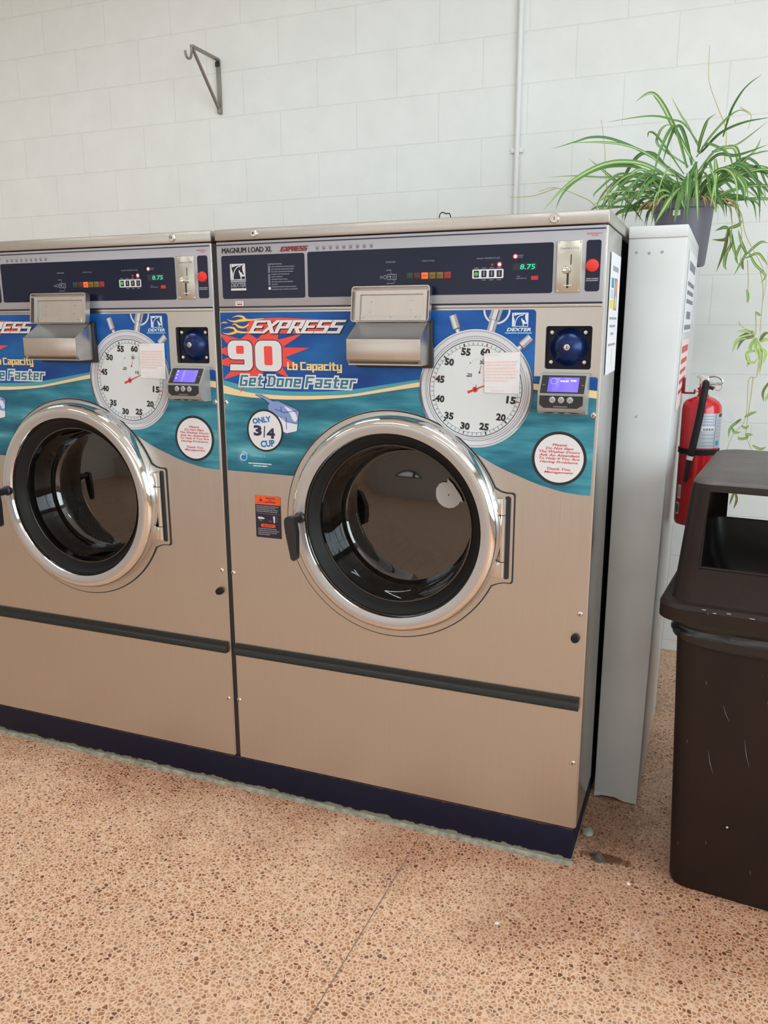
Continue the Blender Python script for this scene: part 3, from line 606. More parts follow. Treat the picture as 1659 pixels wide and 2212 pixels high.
for q in (rrect(0.527, 0.5295, 1.583, 1.5905, 0), rrect(0.5345, 0.5355, 1.5805, 1.5925, 0), rrect(0.5388, 0.5400, 1.583, 1.5905, 0), rrect(0.5205, 0.527, 1.5872, 1.5884, 0), rrect(0.5292, 0.5300, 1.5935, 1.602, 0), rrect(0.5385, 0.5393, 1.572, 1.5795, 0)): b.plate(q, 0.0012, 'label_gray')
word_lines(b, 0.5165, 0.530, 1.6035, 0.0022, 0.0012, 'label_dim', [6]); word_lines(b, 0.517, 0.538, 1.5705, 0.0022, 0.0012, 'label_dim', [4, 5]); word_lines(b, 0.4985, 0.507, 1.588, 0.002, 0.0012, 'label_dim', [4]); word_lines(b, 0.4985, 0.5075, 1.5845, 0.002, 0.0012, 'label_dim', [5])
b.plate([rrect(0.7460, 0.8250, 1.5770, 1.5990, 0.003)] , 0.0012, 'white_ink')
for k in range(4):
    xc = 0.7566 + k * 0.0193; b.plate(rrect(xc - 0.0064, xc + 0.0064, 1.5800, 1.5960, 0.001), 0.0014, 'navy_panel')
    if k: b.plate(rrect(xc - 0.0014, xc + 0.0014, 1.583, 1.592, 0), 0.0016, 'label_gray'); b.plate(circle(xc, 1.5925, 0.0022, 10), 0.0016, 'cup_gray')
    word_lines(b, xc - 0.006, xc + 0.006, 1.6022, 0.0020, 0.0012, 'label_dim', [4])
    if k: word_lines(b, xc - 0.0055, xc + 0.0055, 1.5735, 0.0020, 0.0012, 'label_dim', [4])
b.text('INSERT', 0.8590, 0.8740, 1.6275, 1.6302, 0.0012, 'label_gray'); b.text('COINS', 0.8590, 0.8715, 1.6235, 1.6262, 0.0012, 'label_gray')
b.text('TIME', 0.8575, 0.8665, 1.5785, 1.5812, 0.0012, 'label_gray'); b.text('REMAINING', 0.8575, 0.8825, 1.5740, 1.5767, 0.0012, 'label_gray')
b.text('EMERGENCY', 1.0220, 1.0575, 1.6708, 1.6742, 0.001, 'red_ink'); b.text('STOP', 1.0330, 1.0480, 1.6660, 1.6694, 0.001, 'red_ink')
word_lines(b, 1.0245, 1.0530, 1.5708, 0.0024, 0.0012, 'label_gray', [4, 5]); word_lines(b, 1.0245, 1.0520, 1.5665, 0.0024, 0.0012, 'label_gray', [2, 8])
CP = b.build('control_panel', W)
for k, mm in enumerate(('lamp_green', 'lamp_brown', 'lamp_orange', 'lamp_olive', 'lamp_olive', 'lamp_red')):
    x = 0.5811 + k * 0.0201; b = B(); b.box(x - 0.0088, x + 0.0088, -0.0022, 0.0005, 1.5795, 1.5955, mm, 0.0008)
    word_lines(b, x - 0.006, x + 0.006, 1.5875, 0.0016, 0.0024, 'lamp_brown', [4]); b.build('cycle_light', CP)
b = B(); b.plate(circle(0.7566, 1.588, 0.0050, 20), 0.0034, 'button_green', c1=0.0012); b.build('start_button', CP)
for x, z in ((0.8146, 1.6096), (0.8532, 1.6270)):
    b = B(); b.plate(circle(x, z, 0.0060, 20), 0.0012, 'led_halo'); b.lathe([(0.0038, 0), (0.0036, 0.0015), (0.002, 0.003), (0, 0.0034)], (x, -0.001, z), (0, -1, 0), 'led_hot', seg=16); b.build('indicator_light', CP)
b = B(); b.plate(circle(0.7962, 1.6092, 0.0028, 14), 0.002, 'led_dim', c1=0.0008); b.build('indicator_light', CP)
b = B(); b.plate(rrect(0.8935, 0.9105, 1.5712, 1.5805, 0.001), 0.0016, 'led_dim', c1=0.0008); b.build('indicator_light', CP)
b = B(); b.plate(rrect(0.8480, 0.9060, 1.5940, 1.6110, 0.002), 0.0012, 'label_navy', c1=0.0008); b.text('8.75', 0.8656, 0.9024, 1.5962, 1.6082, 0.0016, 'digit_green', bold=0.01, shear=0.08); b.build('price_display', CP)
b = B(); b.lathe([(0.0150, 0), (0.0150, 0.003), (0.0135, 0.007), (0.008, 0.0085), (0, 0.009)], (1.0377, 0.0, 1.6005), (0, -1, 0), 'button_red', seg=32); b.build('emergency_button', CP)
b = B(); b.box(0.9540, 1.0130, -0.004, 0.001, 1.5400, 1.6588, 'coin_plate', 0.0015)
b.plate(rrect(0.9865, 0.9890, 1.6036, 1.6268, 0.001), 0.0043, 'dark_slot'); b.plate(rrect(0.9792, 0.9842, 1.5500, 1.5850, 0.002), 0.0043, 'dark_slot')
b.text('Quarters Only', 0.9610, 1.0060, 1.6378, 1.6440, 0.0043, 'label_dim', bold=0.01)
for x, z in ((0.9585, 1.6545), (1.0085, 1.6545), (0.9585, 1.5445), (1.0085, 1.5445)): b.lathe([(0.0026, 0), (0.002, 0.001), (0, 0.0012)], (x, -0.004, z), (0, -1, 0), 'screw_steel', seg=12)
b.lathe([(0.004, 0), (0.004, 0.006), (0.0085, 0.010), (0.0092, 0.014), (0.007, 0.019), (0, 0.021)], (0.9790, -0.004, 1.5915), (0, -1, 0), 'chrome', seg=24)
b.box(0.9730, 0.9915, -0.012, -0.004, 1.5540, 1.5575, 'chrome', 0.0015)
b.build('coin_slide', CP)

# ---- main front panel with door opening and vault opening
b = B(); b.plate([rrect(0.0068, 1.0665, 0.4985, 1.5060, 0), circle(CX, CZ, 0.262, 96)[::-1], rrect(0.9345, 1.0455, 1.3590, 1.4620, 0.006)[::-1]], 0.0, 'brushed_steel', c1=-0.016); FP = b.build('front_panel', W)
b = B(); b.plate(rrect(0.0068, 1.0660, 0.1150, 0.4985, 0), 0.0, 'brushed_steel', c1=-0.02); b.build('lower_panel', W)
b = B(); b.prism([(0.0, 0.502), (-0.005, 0.5035), (-0.009, 0.499), (-0.009, 0.492), (-0.014, 0.486), (-0.017, 0.478), (-0.017, 0.4715), (0.0, 0.4700)], 0.0090, 1.0615, 'black_rail'); b.box(0.0095, 1.0612, -0.0105, -0.0, 0.4895, 0.4905, 'dark_slot'); b.build('drip_rail', W, recalc=True)
for x, z in ((0.0155, 1.2477), (1.0575, 1.2486), (0.0118, 0.7324), (1.0510, 0.7353), (0.0110, 0.3132), (1.0515, 0.3117)): screw(W, x, z)
b = B(); b.lathe([(0.0115, 0), (0.0115, 0.006), (0.0095, 0.014), (0, 0.0155)], (1.0425, 0, 0.6690), (0, -1, 0.0), 'black_rubber', seg=24); b.build('rubber_bumper', W)

# ---- front decal: one printed sheet, layers of ink on it
b = B()
def ring_pts(a0, a1, n=60): return arc(SX, SZ, SR + 0.003, a0, a1, n)
aL = math.degrees(math.atan2(1.0455 - SZ, 0.229 - SX)); aR = math.degrees(math.atan2(1.137 - SZ, 0.765 - SX))
low_edge = [(0.0092, 1.0489)] + ring_pts(aL, aR)
right_low = [(0.8157, 1.1122), (0.8480, 1.0985), (0.8749, 1.0886), (0.9080, 1.0760), (0.9403, 1.0658), (0.970, 1.0585), (0.9972, 1.0528), (1.030, 1.0495), (1.0612, 1.0486)]
b.plate(low_edge + right_low + [(1.0640, 1.330)] + arc(1.058, 1.3345, 0.0065, 0, 90, 4) + [(0.909, 1.341), (0.909, 1.492)] + arc(0.900, 1.4925, 0.009, 0, 90, 5) + [(0.0090, 1.5018)], 0.0003, 'decal_teal')
def curve(pts): return [(p.x, p.y) for p in smooth([(x, z, 0) for x, z in pts], 6)]
blue_low = curve([(0.0090, 1.3124), (0.11, 1.293), (0.20, 1.2865), (0.263, 1.286), (0.34, 1.2885), (0.416, 1.296), (0.52, 1.312), (0.608, 1.3265), (0.70, 1.337), (0.80, 1.338), (0.909, 1.330)])
b.plate(blue_low + [(0.909, 1.492)] + arc(0.900, 1.4925, 0.009, 0, 90, 5) + [(0.0090, 1.5018)], 0.0006, 'decal_blue')
b.plate(curve([(0.9090, 1.327), (0.99, 1.320), (1.0640, 1.3120)]) + [(1.0640, 1.330)] + arc(1.058, 1.3345, 0.0065, 0, 90, 4) + [(0.909, 1.341)], 0.0006, 'decal_blue')
ct = curve([(0.0090, 1.2984), (0.06, 1.285), (0.112, 1.2775), (0.19, 1.274), (0.263, 1.2743), (0.34, 1.2775), (0.416, 1.2834), (0.52, 1.3025), (0.6084, 1.3195), (0.70, 1.331), (0.80, 1.332), (0.913, 1.3223), (0.99, 1.315), (1.0640, 1.3083)])
cb_ = curve([(0.0090, 1.2744), (0.06, 1.2685), (0.111, 1.2650), (0.19, 1.2625), (0.263, 1.2638), (0.34, 1.2685), (0.416, 1.2765), (0.52, 1.2935), (0.6085, 1.3075), (0.70, 1.317), (0.80, 1.317), (0.913, 1.3075), (0.99, 1.298), (1.0640, 1.2899)])
b.plate(blue_low + ct[:61][::-1], 0.0005, 'decal_aqua')
b.plate(cb_ + ct[::-1], 0.0008, 'cream')
# starburst, swoosh, flames
star = [(0.0092, 1.4422), (0.0092, 1.4375), (0.034, 1.409), (0.0092, 1.4015), (0.0092, 1.3890), (0.032, 1.3790), (0.0092, 1.3700), (0.0092, 1.3560), (0.046, 1.3490), (0.0092, 1.3140), (0.074, 1.3320), (0.0850, 1.3150), (0.0625, 1.2768), (0.118, 1.325), (0.160, 1.345), (0.2233, 1.3243), (0.2035, 1.3535), (0.2591, 1.3543), (0.2140, 1.3795), (0.2894, 1.4054), (0.2060, 1.4065), (0.2714, 1.4448), (0.1930, 1.4270), (0.1938, 1.4470), (0.1500, 1.4470), (0.1270, 1.4290), (0.0999, 1.4450), (0.0720, 1.4285)]
b.plate(star, 0.0010, 'starburst_red')
b.plate(curve([(0.1000, 1.4440), (0.094, 1.458), (0.101, 1.474), (0.128, 1.4830), (0.20, 1.4860), (0.30, 1.4820), (0.385, 1.4790)]) + [(0.37, 1.460), (0.30, 1.4440)], 0.0011, 'starburst_red')
for pts, w in (([(0.150, 1.4848), (0.118, 1.4815), (0.094, 1.4812), (0.083, 1.4895), (0.066, 1.4920), (0.0500, 1.4880)], (0.0015, 0.0062, 0.0008)), ([(0.094, 1.4812), (0.075, 1.4795), (0.060, 1.4772), (0.0450, 1.4780), (0.0321, 1.4830)], (0.007, 0.0048, 0.0006)),
               ([(0.0109, 1.4722), (0.022, 1.4745), (0.0335, 1.4728)], (0.0008, 0.0032, 0.0008)), ([(0.102, 1.4690), (0.086, 1.4610), (0.068, 1.4630), (0.058, 1.4700), (0.0474, 1.4681)], (0.0028, 0.0055, 0.0008)),
               ([(0.104, 1.4470), (0.080, 1.4470), (0.062, 1.4500), (0.052, 1.4585), (0.036, 1.4605), (0.0189, 1.4575)], (0.003, 0.006, 0.0008)), ([(0.062, 1.4490), (0.045, 1.4440), (0.030, 1.4425), (0.0152, 1.4459)], (0.006, 0.0042, 0.0006))):
    b.stroke(pts, tuple(x * 1.35 for x in w), 0.0012, 'flame_orange'); b.stroke(pts, tuple(x * 0.85 for x in w), 0.0014, 'flame_yellow')
block_text(b, 'EXPRESS', 0.1040, 0.4045, 1.4425, 1.4775, 0.0016, 'black_ink', 1.9, 1.35, 0.62, 0.55, 0.0006)
block_text(b, 'EXPRESS', 0.1015, 0.4018, 1.4445, 1.4795, 0.0019, 'badge_white', 1.8, 1.25, 0.62, 0.55)
# 90
def nine(g):
    o = arc(0.0920 + g, 1.3590 - g, 0.0182, -90, 0, 5) + arc(0.0900 + g, 1.4043 + g, 0.0202, 0, 90, 6) + arc(0.0497 - g, 1.4043 + g, 0.0202, 90, 180, 6) + arc(0.0470 - g, 1.3895 - g, 0.0175, 180, 270, 5)
    return [(0.0345 - g, 1.3407 - g)] + o + [(0.0830 - g, 1.3720 - g), (0.0830 - g, 1.3580 + g), (0.0365 - g, 1.3580 + g)]
def zero(g): return rrect(0.1188 - g, 0.2029 + g, 1.3404 - g, 1.4245 + g, 0.021 + g)
b.plate(nine(0.0022), 0.0016, 'badge_navy'); b.plate(zero(0.0022), 0.0016, 'badge_navy')
b.plate([nine(0), rrect(0.0575, 0.0825, 1.3875, 1.4100, 0.004)[::-1]], 0.0019, 'badge_white'); b.plate([zero(0), rrect(0.1475, 0.1740, 1.3570, 1.4095, 0.005)[::-1]], 0.0019, 'badge_white')
b.plate(rrect(0.0572, 0.0828, 1.3872, 1.4103, 0.004), 0.0018, 'starburst_red'); b.plate(rrect(0.1472, 0.1743, 1.3567, 1.4098, 0.005), 0.0018, 'starburst_red')
block_text(b, 'Lb Capacity', 0.2198, 0.3865, 1.3450, 1.3672, 0.0019, 'cream_text', 1.75, 1.2, 0.0, 0.7)
block_text(b, 'Get Done Faster', 0.0635, 0.4300, 1.2975, 1.3285, 0.0016, 'badge_white', 1.5, 1.15, 0.2, 1.1, 0.0040)
block_text(b, 'Get Done Faster', 0.0635, 0.4300, 1.2975, 1.3285, 0.0019, 'teal_text', 1.5, 1.15, 0.2, 1.1)
# scoop and badge
b.plate(curve([(0.1141, 1.2761), (0.130, 1.2745), (0.152, 1.2655), (0.1736, 1.2565)]) + [(0.190, 1.2570), (0.2526, 1.2337), (0.2444, 1.1745), (0.2105, 1.1670), (0.175, 1.180), (0.1560, 1.226), (0.1536, 1.2431), (0.1587, 1.2504)] + curve([(0.1587, 1.2504), (0.142, 1.262), (0.1141, 1.2742)])[1:], 0.0010, 'cup_blue')
b.plate([(0.186, 1.214), (0.200, 1.210), (0.215, 1.199), (0.2475, 1.196), (0.2440, 1.1750), (0.2110, 1.1675), (0.190, 1.178)], 0.0012, 'cup_pale')
b.plate(curve([(0.204, 1.2445), (0.222, 1.238), (0.240, 1.226), (0.246, 1.210), (0.2400, 1.2020), (0.232, 1.206), (0.222, 1.225), (0.204, 1.2445)]), 0.0012, 'cup_pale')
for pts in ([(0.190, 1.2570), (0.2526, 1.2337), (0.2444, 1.1745), (0.2105, 1.1665)], [(0.130, 1.2748), (0.152, 1.2655), (0.1736, 1.2560)], [(0.1141, 1.2735), (0.142, 1.261), (0.1587, 1.2485)], [(0.175, 1.235), (0.205, 1.226), (0.252, 1.2335)], [(0.190, 1.214), (0.210, 1.201), (0.2460, 1.195)], [(0.196, 1.243), (0.196, 1.228)], [(0.211, 1.214), (0.211, 1.178)]):
    b.stroke(pts, 0.0016, 0.0014, 'badge_navy', sub=0)
b.plate(circle(0.1412, 1.1720, 0.0590, 48, 0.0610), 0.0016, 'black_ink'); b.plate(circle(0.1412, 1.1720, 0.0535, 48, 0.0556), 0.0018, 'badge_white')
b.text('ONLY', 0.1010, 0.1630, 1.1935, 1.2105, 0.0020, 'badge_blue', bold=0.05, rot=9); b.text('CUP', 0.1250, 0.1720, 1.1250, 1.1450, 0.0020, 'badge_blue', bold=0.05, rot=7)
b.text('3', 0.1040, 0.1310, 1.1560, 1.1870, 0.0020, 'badge_navy', bold=0.05); b.plate([(0.1360, 1.1525), (0.1395, 1.1525), (0.1425, 1.1850), (0.1390, 1.1850)], 0.0020, 'badge_navy'); b.text('4', 0.1465, 0.1735, 1.1500, 1.1800, 0.0020, 'badge_navy', bold=0.05)
b.plate(circle(0.0663, 1.0926, 0.0130, 28), 0.0008, 'logo_cyan'); b.plate(circle(0.0670, 1.0920, 0.0085, 24), 0.0010, 'badge_blue'); b.stroke(arc(0.0655, 1.0926, 0.0165, 130, 260, 10), 0.002, 0.0009, 'label_gray', sub=0); b.stroke(arc(0.0663, 1.092, 0.0155, 30, 110, 8), 0.0012, 0.0009, 'logo_white', sub=0); b.stroke(arc(0.0645, 1.0895, 0.009, 60, 230, 8), 0.002, 0.0012, 'logo_white', sub=0)
b.text('teeters', 0.0893, 0.1377, 1.0940, 1.1020, 0.0008, 'logo_cyan', bold=0.01)
word_lines(b, 0.0815, 0.1580, 1.0748, 0.0030, 0.0008, 'logo_white', [3, 12, 3]); word_lines(b, 0.0975, 0.1440, 1.0680, 0.0030, 0.0008, 'logo_white', [3, 3, 4])
# stopwatch
DXc, DZc = 0.7590, 1.3070
def rot_pts(pts, cx, cz, a): ca, sa = math.cos(a), math.sin(a); return [(cx + x * ca + y * sa, cz - x * sa + y * ca) for x, y in pts]   # a clockwise from up
def crown(cx, cz, a, w, r0, r1, rm):
    b.plate(rot_pts([(-w * .55, r0), (w * .55, r0), (w * .55, rm), (-w * .55, rm)], cx, cz, a), 0.0010, 'dial_gray_mid'); b.plate(rot_pts([(-w * .3, r0), (w * .15, r0), (w * .15, rm), (-w * .3, rm)], cx, cz, a), 0.0011, 'badge_white')
    b.plate(rot_pts([(-w, rm), (w, rm), (w, r1), (-w, r1)], cx, cz, a), 0.0010, 'dial_gray_mid'); b.plate(rot_pts([(-w * .65, rm), (w * .1, rm), (w * .1, r1), (-w * .65, r1)], cx, cz, a), 0.0011, 'dial_gray_light'); b.plate(rot_pts([(w * .7, rm), (w, rm), (w, r1), (w * .7, r1)], cx, cz, a), 0.0011, 'dial_gray_dark'); b.plate(rot_pts([(-w, rm - .002), (w, rm - .002), (w, rm + .001), (-w, rm + .001)], cx, cz, a), 0.0012, 'dial_gray_dark')
crown(DXc, DZc, math.radians(-18.5), 0.0105, 0.143, 0.193, 0.158); crown(DXc, DZc, math.radians(47.5), 0.0105, 0.143, 0.189, 0.158)
b.stroke([(x, z) for x, z in arc(0.8110, 1.5010, 0.0320, 180, 360, 20)], 0.0050, 0.0009, 'dial_gray_light', sub=0)
b.plate(rot_pts([(-0.0105, 0.143), (0.0105, 0.143), (0.0105, 0.176), (-0.0105, 0.176)], DXc, DZc, math.radians(14.8)), 0.0011, 'dial_gray_mid'); b.plate(rot_pts([(-0.0045, 0.149), (0.002, 0.149), (0.002, 0.176), (-0.0045, 0.176)], DXc, DZc, math.radians(14.8)), 0.0012, 'badge_white')
b.plate([(0.7900, 1.4815), (0.8170, 1.4745), (0.8260, 1.5016), (0.7975, 1.5016)], 0.0012, 'dial_gray_mid'); b.plate([(0.798, 1.480), (0.808, 1.477), (0.8155, 1.5016), (0.805, 1.5016)], 0.0013, 'dial_gray_light'); b.plate([(0.8085, 1.4768), (0.8105, 1.4762), (0.8180, 1.5016), (0.8160, 1.5016)], 0.0014, 'black_ink')
for r, mm, c in ((0.1500, 'dial_gray_light', 14), (0.1465, 'dial_gray_mid', 15), (0.1440, 'dial_gray_light', 16), (0.1335, 'dial_gray_mid', 17), (0.1305, 'badge_white', 18), (0.1280, 'dial_gray_dark', 19), (0.1268, 'dial_gray_light', 20), (0.1225, 'black_ink', 21), (0.1205, 'dial_tick_band', 22), (0.1105, 'dial_white', 23)):
    b.plate(circle(DXc, DZc - 0.0020, r, 96), c * 0.0001, mm)
b.stroke(arc(DXc, DZc - 0.002, 0.1475, -40, 35, 24), (0.001, 0.006, 0.001), 0.0019, 'dial_gray_dark', sub=0); b.stroke(arc(DXc, DZc - 0.002, 0.1475, 165, 215, 16), (0.001, 0.006, 0.001), 0.0019, 'dial_gray_dark', sub=0)
b.stroke(arc(DXc, DZc - 0.002, 0.1380, -75, 20, 24), (0.001, 0.005, 0.001), 0.0019, 'dial_gray_mid', sub=0)
HX, HZ = 0.7597, 1.3045; A0 = math.radians(14.6)
for k in range(60):
    a = A0 + k * PI / 30; mj = k % 5 == 0; red = k % 15 == 0
    b.plate(rot_pts([(-(0.0018 if mj else 0.0007), 0.1105), ((0.0018 if mj else 0.0007), 0.1105), ((0.0018 if mj else 0.0007), 0.1185), (-(0.0018 if mj else 0.0007), 0.1185)], HX, HZ, a), 0.0024, 'red_ink' if red else ('black_ink' if mj else 'dial_gray_dark'))
b.stroke(arc(HX, HZ, 0.1108, 0, 360, 90), 0.0008, 0.0024, 'dial_gray_dark', sub=0)
for k, t in enumerate(('60', '5', '10', '15', '20', '25', '30', '35', '40', '45', '50', '55')):
    a = A0 + k * PI / 6; x = HX + 0.0975 * math.sin(a); z = HZ + 0.0975 * math.cos(a); w = 0.0125 if len(t) > 1 else 0.006
    b.text(t, x - w, x + w, z - 0.0095, z + 0.0095, 0.0025, 'black_ink', bold=0.05, rot=-6)
QX, QZ = 0.7703, 1.3475
for k in range(30):
    a = A0 + k * PI / 15; mj = k % 5 == 0; b.plate(rot_pts([(-(0.0008 if mj else 0.0004), 0.0315 if mj else 0.033), ((0.0008 if mj else 0.0004), 0.0315 if mj else 0.033), ((0.0008 if mj else 0.0004), 0.0365), (-(0.0008 if mj else 0.0004), 0.0365)], QX, QZ, a), 0.0024, 'black_ink' if mj else 'dial_gray_mid')
for k, t in enumerate(('30', '10', '20')):
    a = A0 + k * 2 * PI / 3; x = QX + 0.0262 * math.sin(a); z = QZ + 0.0262 * math.cos(a); b.text(t, x - 0.0062, x + 0.0062, z - 0.0048, z + 0.0048, 0.0025, 'black_ink', bold=0.03, rot=-5)
b.plate(rot_pts([(-0.001, 0), (0.001, 0), (0.0003, 0.021), (-0.0003, 0.021)], QX, QZ, A0), 0.0026, 'red_ink'); b.plate(circle(QX, QZ, 0.0027, 14), 0.0027, 'crimson_ink')
b.plate(rot_pts([(-0.0036, -0.021), (0.0036, -0.021), (0.0022, 0.0), (0.0008, 0.052), (-0.0008, 0.052), (-0.0022, 0.0)], HX, HZ, math.radians(68)), 0.0026, 'red_ink'); b.plate(circle(HX, HZ, 0.0072, 24), 0.0027, 'red_ink'); b.plate(circle(HX, HZ, 0.0026, 14), 0.0028, 'badge_navy')
horse(b, 0.8498, 0.8902, 1.4607, 1.4941, 0.0010, 'logo_white', 'decal_blue_flat')
b.text('DEXTER', 0.8370, 0.8975, 1.4495, 1.4580, 0.0010, 'logo_white', bold=0.03, shear=0.25); word_lines(b, 0.8330, 0.9000, 1.4455, 0.0028, 0.0010, 'logo_cyan', [10, 12])
b.build('front_decal', W)

# ---- door bezel and door
def bezel(g, hx0, hx1, hz0, hz1):
    r = SR + g; pts = []
    zt, zb = hz1 + g, hz0 - g; xr = hx1 + g
    at = math.degrees(math.asin((zt + 0.012 - SZ) / r)); ab = math.degrees(math.asin((zb - 0.012 - SZ) / r))
    pts += arc(SX, SZ, r, at, 360 + ab, 90)
    pts += [(SX + 0.2965 + 0.012, zb - 0.003), (SX + 0.305 + 0.018, zb)] + arc(xr - 0.008, zb + 0.008, 0.008, -90, 0, 4) + arc(xr - 0.008, zt - 0.008, 0.008, 0, 90, 4) + [(SX + 0.305 + 0.018, zt), (SX + 0.2965 + 0.012, zt + 0.003)]
    return pts
hz0, hz1 = 0.7985, 1.0405
b = B(); b.plate([bezel(0.0022, 0, 0.8710, hz0, hz1), circle(CX, CZ, 0.290, 72)[::-1]], 0.0018, 'dark_slot', c1=0.0)
b.plate([bezel(-0.0012, 0, 0.8710, hz0, hz1), circle(CX, CZ, 0.290, 72)[::-1]], 0.0042, 'brushed_steel', c1=0.0018)
b.plate(rrect(0.8470, 0.8625, 0.8090, 1.0330, 0.006), 0.0046, 'dark_slot'); b.build('door_bezel', W)
b = B()
prof = [(0.3010, 0.004), (0.3010, 0.026), (0.2995, 0.034), (0.2955, 0.043), (0.2895, 0.0495), (0.2800, 0.0530), (0.2740, 0.0532), (0.2680, 0.0525), (0.2560, 0.0500), (0.2528, 0.0450), (0.2515, 0.0410), (0.2510, 0.030)]
b.lathe(prof, (CX, 0, CZ), (0, -1, 0), 'chrome', seg=128, mts=['chrome'] * 5 + ['satin_ring'] * 3 + ['chrome'] * 3)
DR = b.build('door', W, recalc=True)
b = B(); b.lathe([(0.2525, 0.034), (0.2490, 0.037), (0.2440, 0.034), (0.2330, 0.019), (0.2270, 0.012), (0.2225, 0.0095), (0.2205, 0.004), (0.2205, -0.02)], (CX, 0, CZ), (0, -1, 0), 'black_rubber', seg=96); b.build('door_gasket', DR, recalc=True)
b = B(); b.lathe([(0.2225, 0.0100), (0.2215, 0.0130), (0.2180, 0.0130), (0.2160, 0.008), (0.2130, -0.03), (0.2060, -0.075), (0.1985, -0.094), (0.1900, -0.1015), (0.1750, -0.1020), (0.12, -0.0975), (0.06, -0.0945), (0, -0.0935)], (CX, 0, CZ), (0, -1, 0), 'door_glass', seg=96); b.build('door_glass', DR, recalc=True)
b = B()
b.lathe([(0.016, 0), (0.016, 0.012), (0.0125, 0.016), (0.0125, 0.060), (0, 0.061)], (0.2735, -0.046, 0.9390), (0, -1, 0), 'black_plastic', seg=28)
M_ = frame((0, 0, 0), (1, 0, 0), (0, 0, 1)); b.T = M_
lever = arc(0.2735, 0.939, 0.0165, 0, 180, 12) + [(0.2600, 0.910), (0.2735, 0.8420)] + arc(0.2835, 0.8400, 0.0098, 190, 350, 8) + [(0.2950, 0.910)]
b.plate(lever, 0.118, 'black_plastic', c1=0.100); b.plate(lever[::-1], 0.100, 'black_plastic'); b.build('door_handle', DR, recalc=True)
b = B()
b.tube([(0.8445, -0.010, 0.8155), (0.8445, -0.010, 1.0270)], 0.0072, 'satin_chrome', seg=20)
for z in (0.8580, 0.9840): b.tube([(0.8445, -0.010, z - 0.0012), (0.8445, -0.010, z + 0.0012)], 0.00735, 'dark_slot', seg=20)
for z0, z1 in ((0.8155, 0.8568), (0.9852, 1.0270)): b.box(0.815, 0.8445, -0.0165, -0.008, z0, z1, 'satin_chrome', 0.001)
b.build('hinge', DR)
# drum behind the door
b = B(); b.lathe([(0.262, 0.004), (0.258, -0.02), (0.250, -0.09), (0.250, -0.10)], (CX, 0, CZ), (0, -1, 0), 'chassis_black', seg=64)
b.lathe([(0.250, -0.10), (0.285, -0.115), (0.295, -0.135), (0.295, -0.60), (0.28, -0.62), (0, -0.62)], (CX, 0, CZ), (0, -1, 0), 'drum_steel', seg=64, mts=['drum_steel'] * 3 + ['drum_back'] * 2)
for k in range(3):
    a = math.radians(35 + 120 * k); c, s = math.cos(a), math.sin(a)
    b.tube([(CX + 0.265 * c, 0.16, CZ + 0.265 * s), (CX + 0.265 * c, 0.58, CZ + 0.265 * s)], 0.035, 'drum_steel', seg=12)
b.build('drum', W)

# ---- soap dispenser
b = B(); b.box(0.4330, 0.6490, -0.017, 0.0, 1.3565, 1.4800, 'black_plastic', 0.004); b.plate(rrect(0.4300, 0.4520, 1.3560, 1.3640, 0.002), 0.0036, 'paper')
SD = b.build('soap_dispenser', W)
b = B()
sidep = [(-0.017, 1.3655), (-0.074, 1.3680), (-0.0865, 1.3800), (-0.0865, 1.4310), (-0.017, 1.4730)]
for x0, x1 in ((0.4390, 0.4425), (0.6365, 0.6400)): b.prism(sidep[::-1], x0, x1, 'dispenser_steel')
b.box(0.4390, 0.6400, -0.0870, -0.0835, 1.3800, 1.4312, 'dispenser_steel', 0.0008)
b.box(0.4425, 0.6365, -0.0205, -0.0175, 1.367, 1.4720, 'bin_inner'); b.box(0.4430, 0.6360, -0.083, -0.0205, 1.3685, 1.3700, 'bin_inner'); b.box(0.6345, 0.6362, -0.0830, -0.0210, 1.370, 1.4290, 'bin_inner')
b.prism([(-0.0868, 1.3800), (-0.0742, 1.3676), (-0.0722, 1.3690), (-0.0838, 1.3805)], 0.4390, 0.6400, 'dispenser_steel'); b.box(0.4390, 0.6400, -0.0745, -0.017, 1.3655, 1.3682, 'dispenser_steel')
b.box(0.4425, 0.4520, -0.083, -0.022, 1.4270, 1.4278, 'dispenser_steel')
b.build('soap_bin', SD, recalc=True)
b = B(); LT = frame((0.5405, -0.0300, 1.4720), (1, 0, 0), (0, 0.13, 1)); b.T = LT
b.plate(rrect(-0.1070, 0.1070, 0.0, 0.0900, 0.008), 0.0, 'dispenser_steel', c1=-0.002)
b.plate([rrect(-0.1070, 0.1070, 0.0, 0.0900, 0.008), rrect(-0.1048, 0.1048, 0.0015, 0.0878, 0.0065)[::-1]], 0.0170, 'dispenser_steel', c1=0.0)
b.plate([rrect(-0.0970, 0.0980, 0.0040, 0.0800, 0.002), rrect(-0.0850, 0.0880, 0.0055, 0.0700, 0.001)[::-1]], 0.0095, 'dispenser_steel', c1=0.0, side='bin_inner'); b.plate(rrect(-0.0850, 0.0880, 0.0055, 0.0700, 0.001), 0.0040, 'dispenser_steel')
for x, z in ((-0.055, 0.052), (0.055, 0.054), (-0.058, 0.026), (0.054, 0.03)): b.plate(circle(x, z, 0.0016, 10), 0.0052, 'label_gray')
LD = b.build('lid', SD)
b = B(); b.T = LT; b.plate(rrect(-0.0840, 0.0800, 0.0010, 0.0190, 0.0005), 0.0062, 'satin_chrome', c1=0.0)
for k in range(7): b.plate(rrect(-0.0838 + k * 0.0252, -0.0838 + k * 0.0252 + 0.0125, 0.0048, 0.0060, 0), 0.0064, 'dark_slot')
for x in (-0.074, 0.0, 0.069): b.plate(circle(x, 0.0130, 0.0020, 12), 0.0066, 'label_gray')
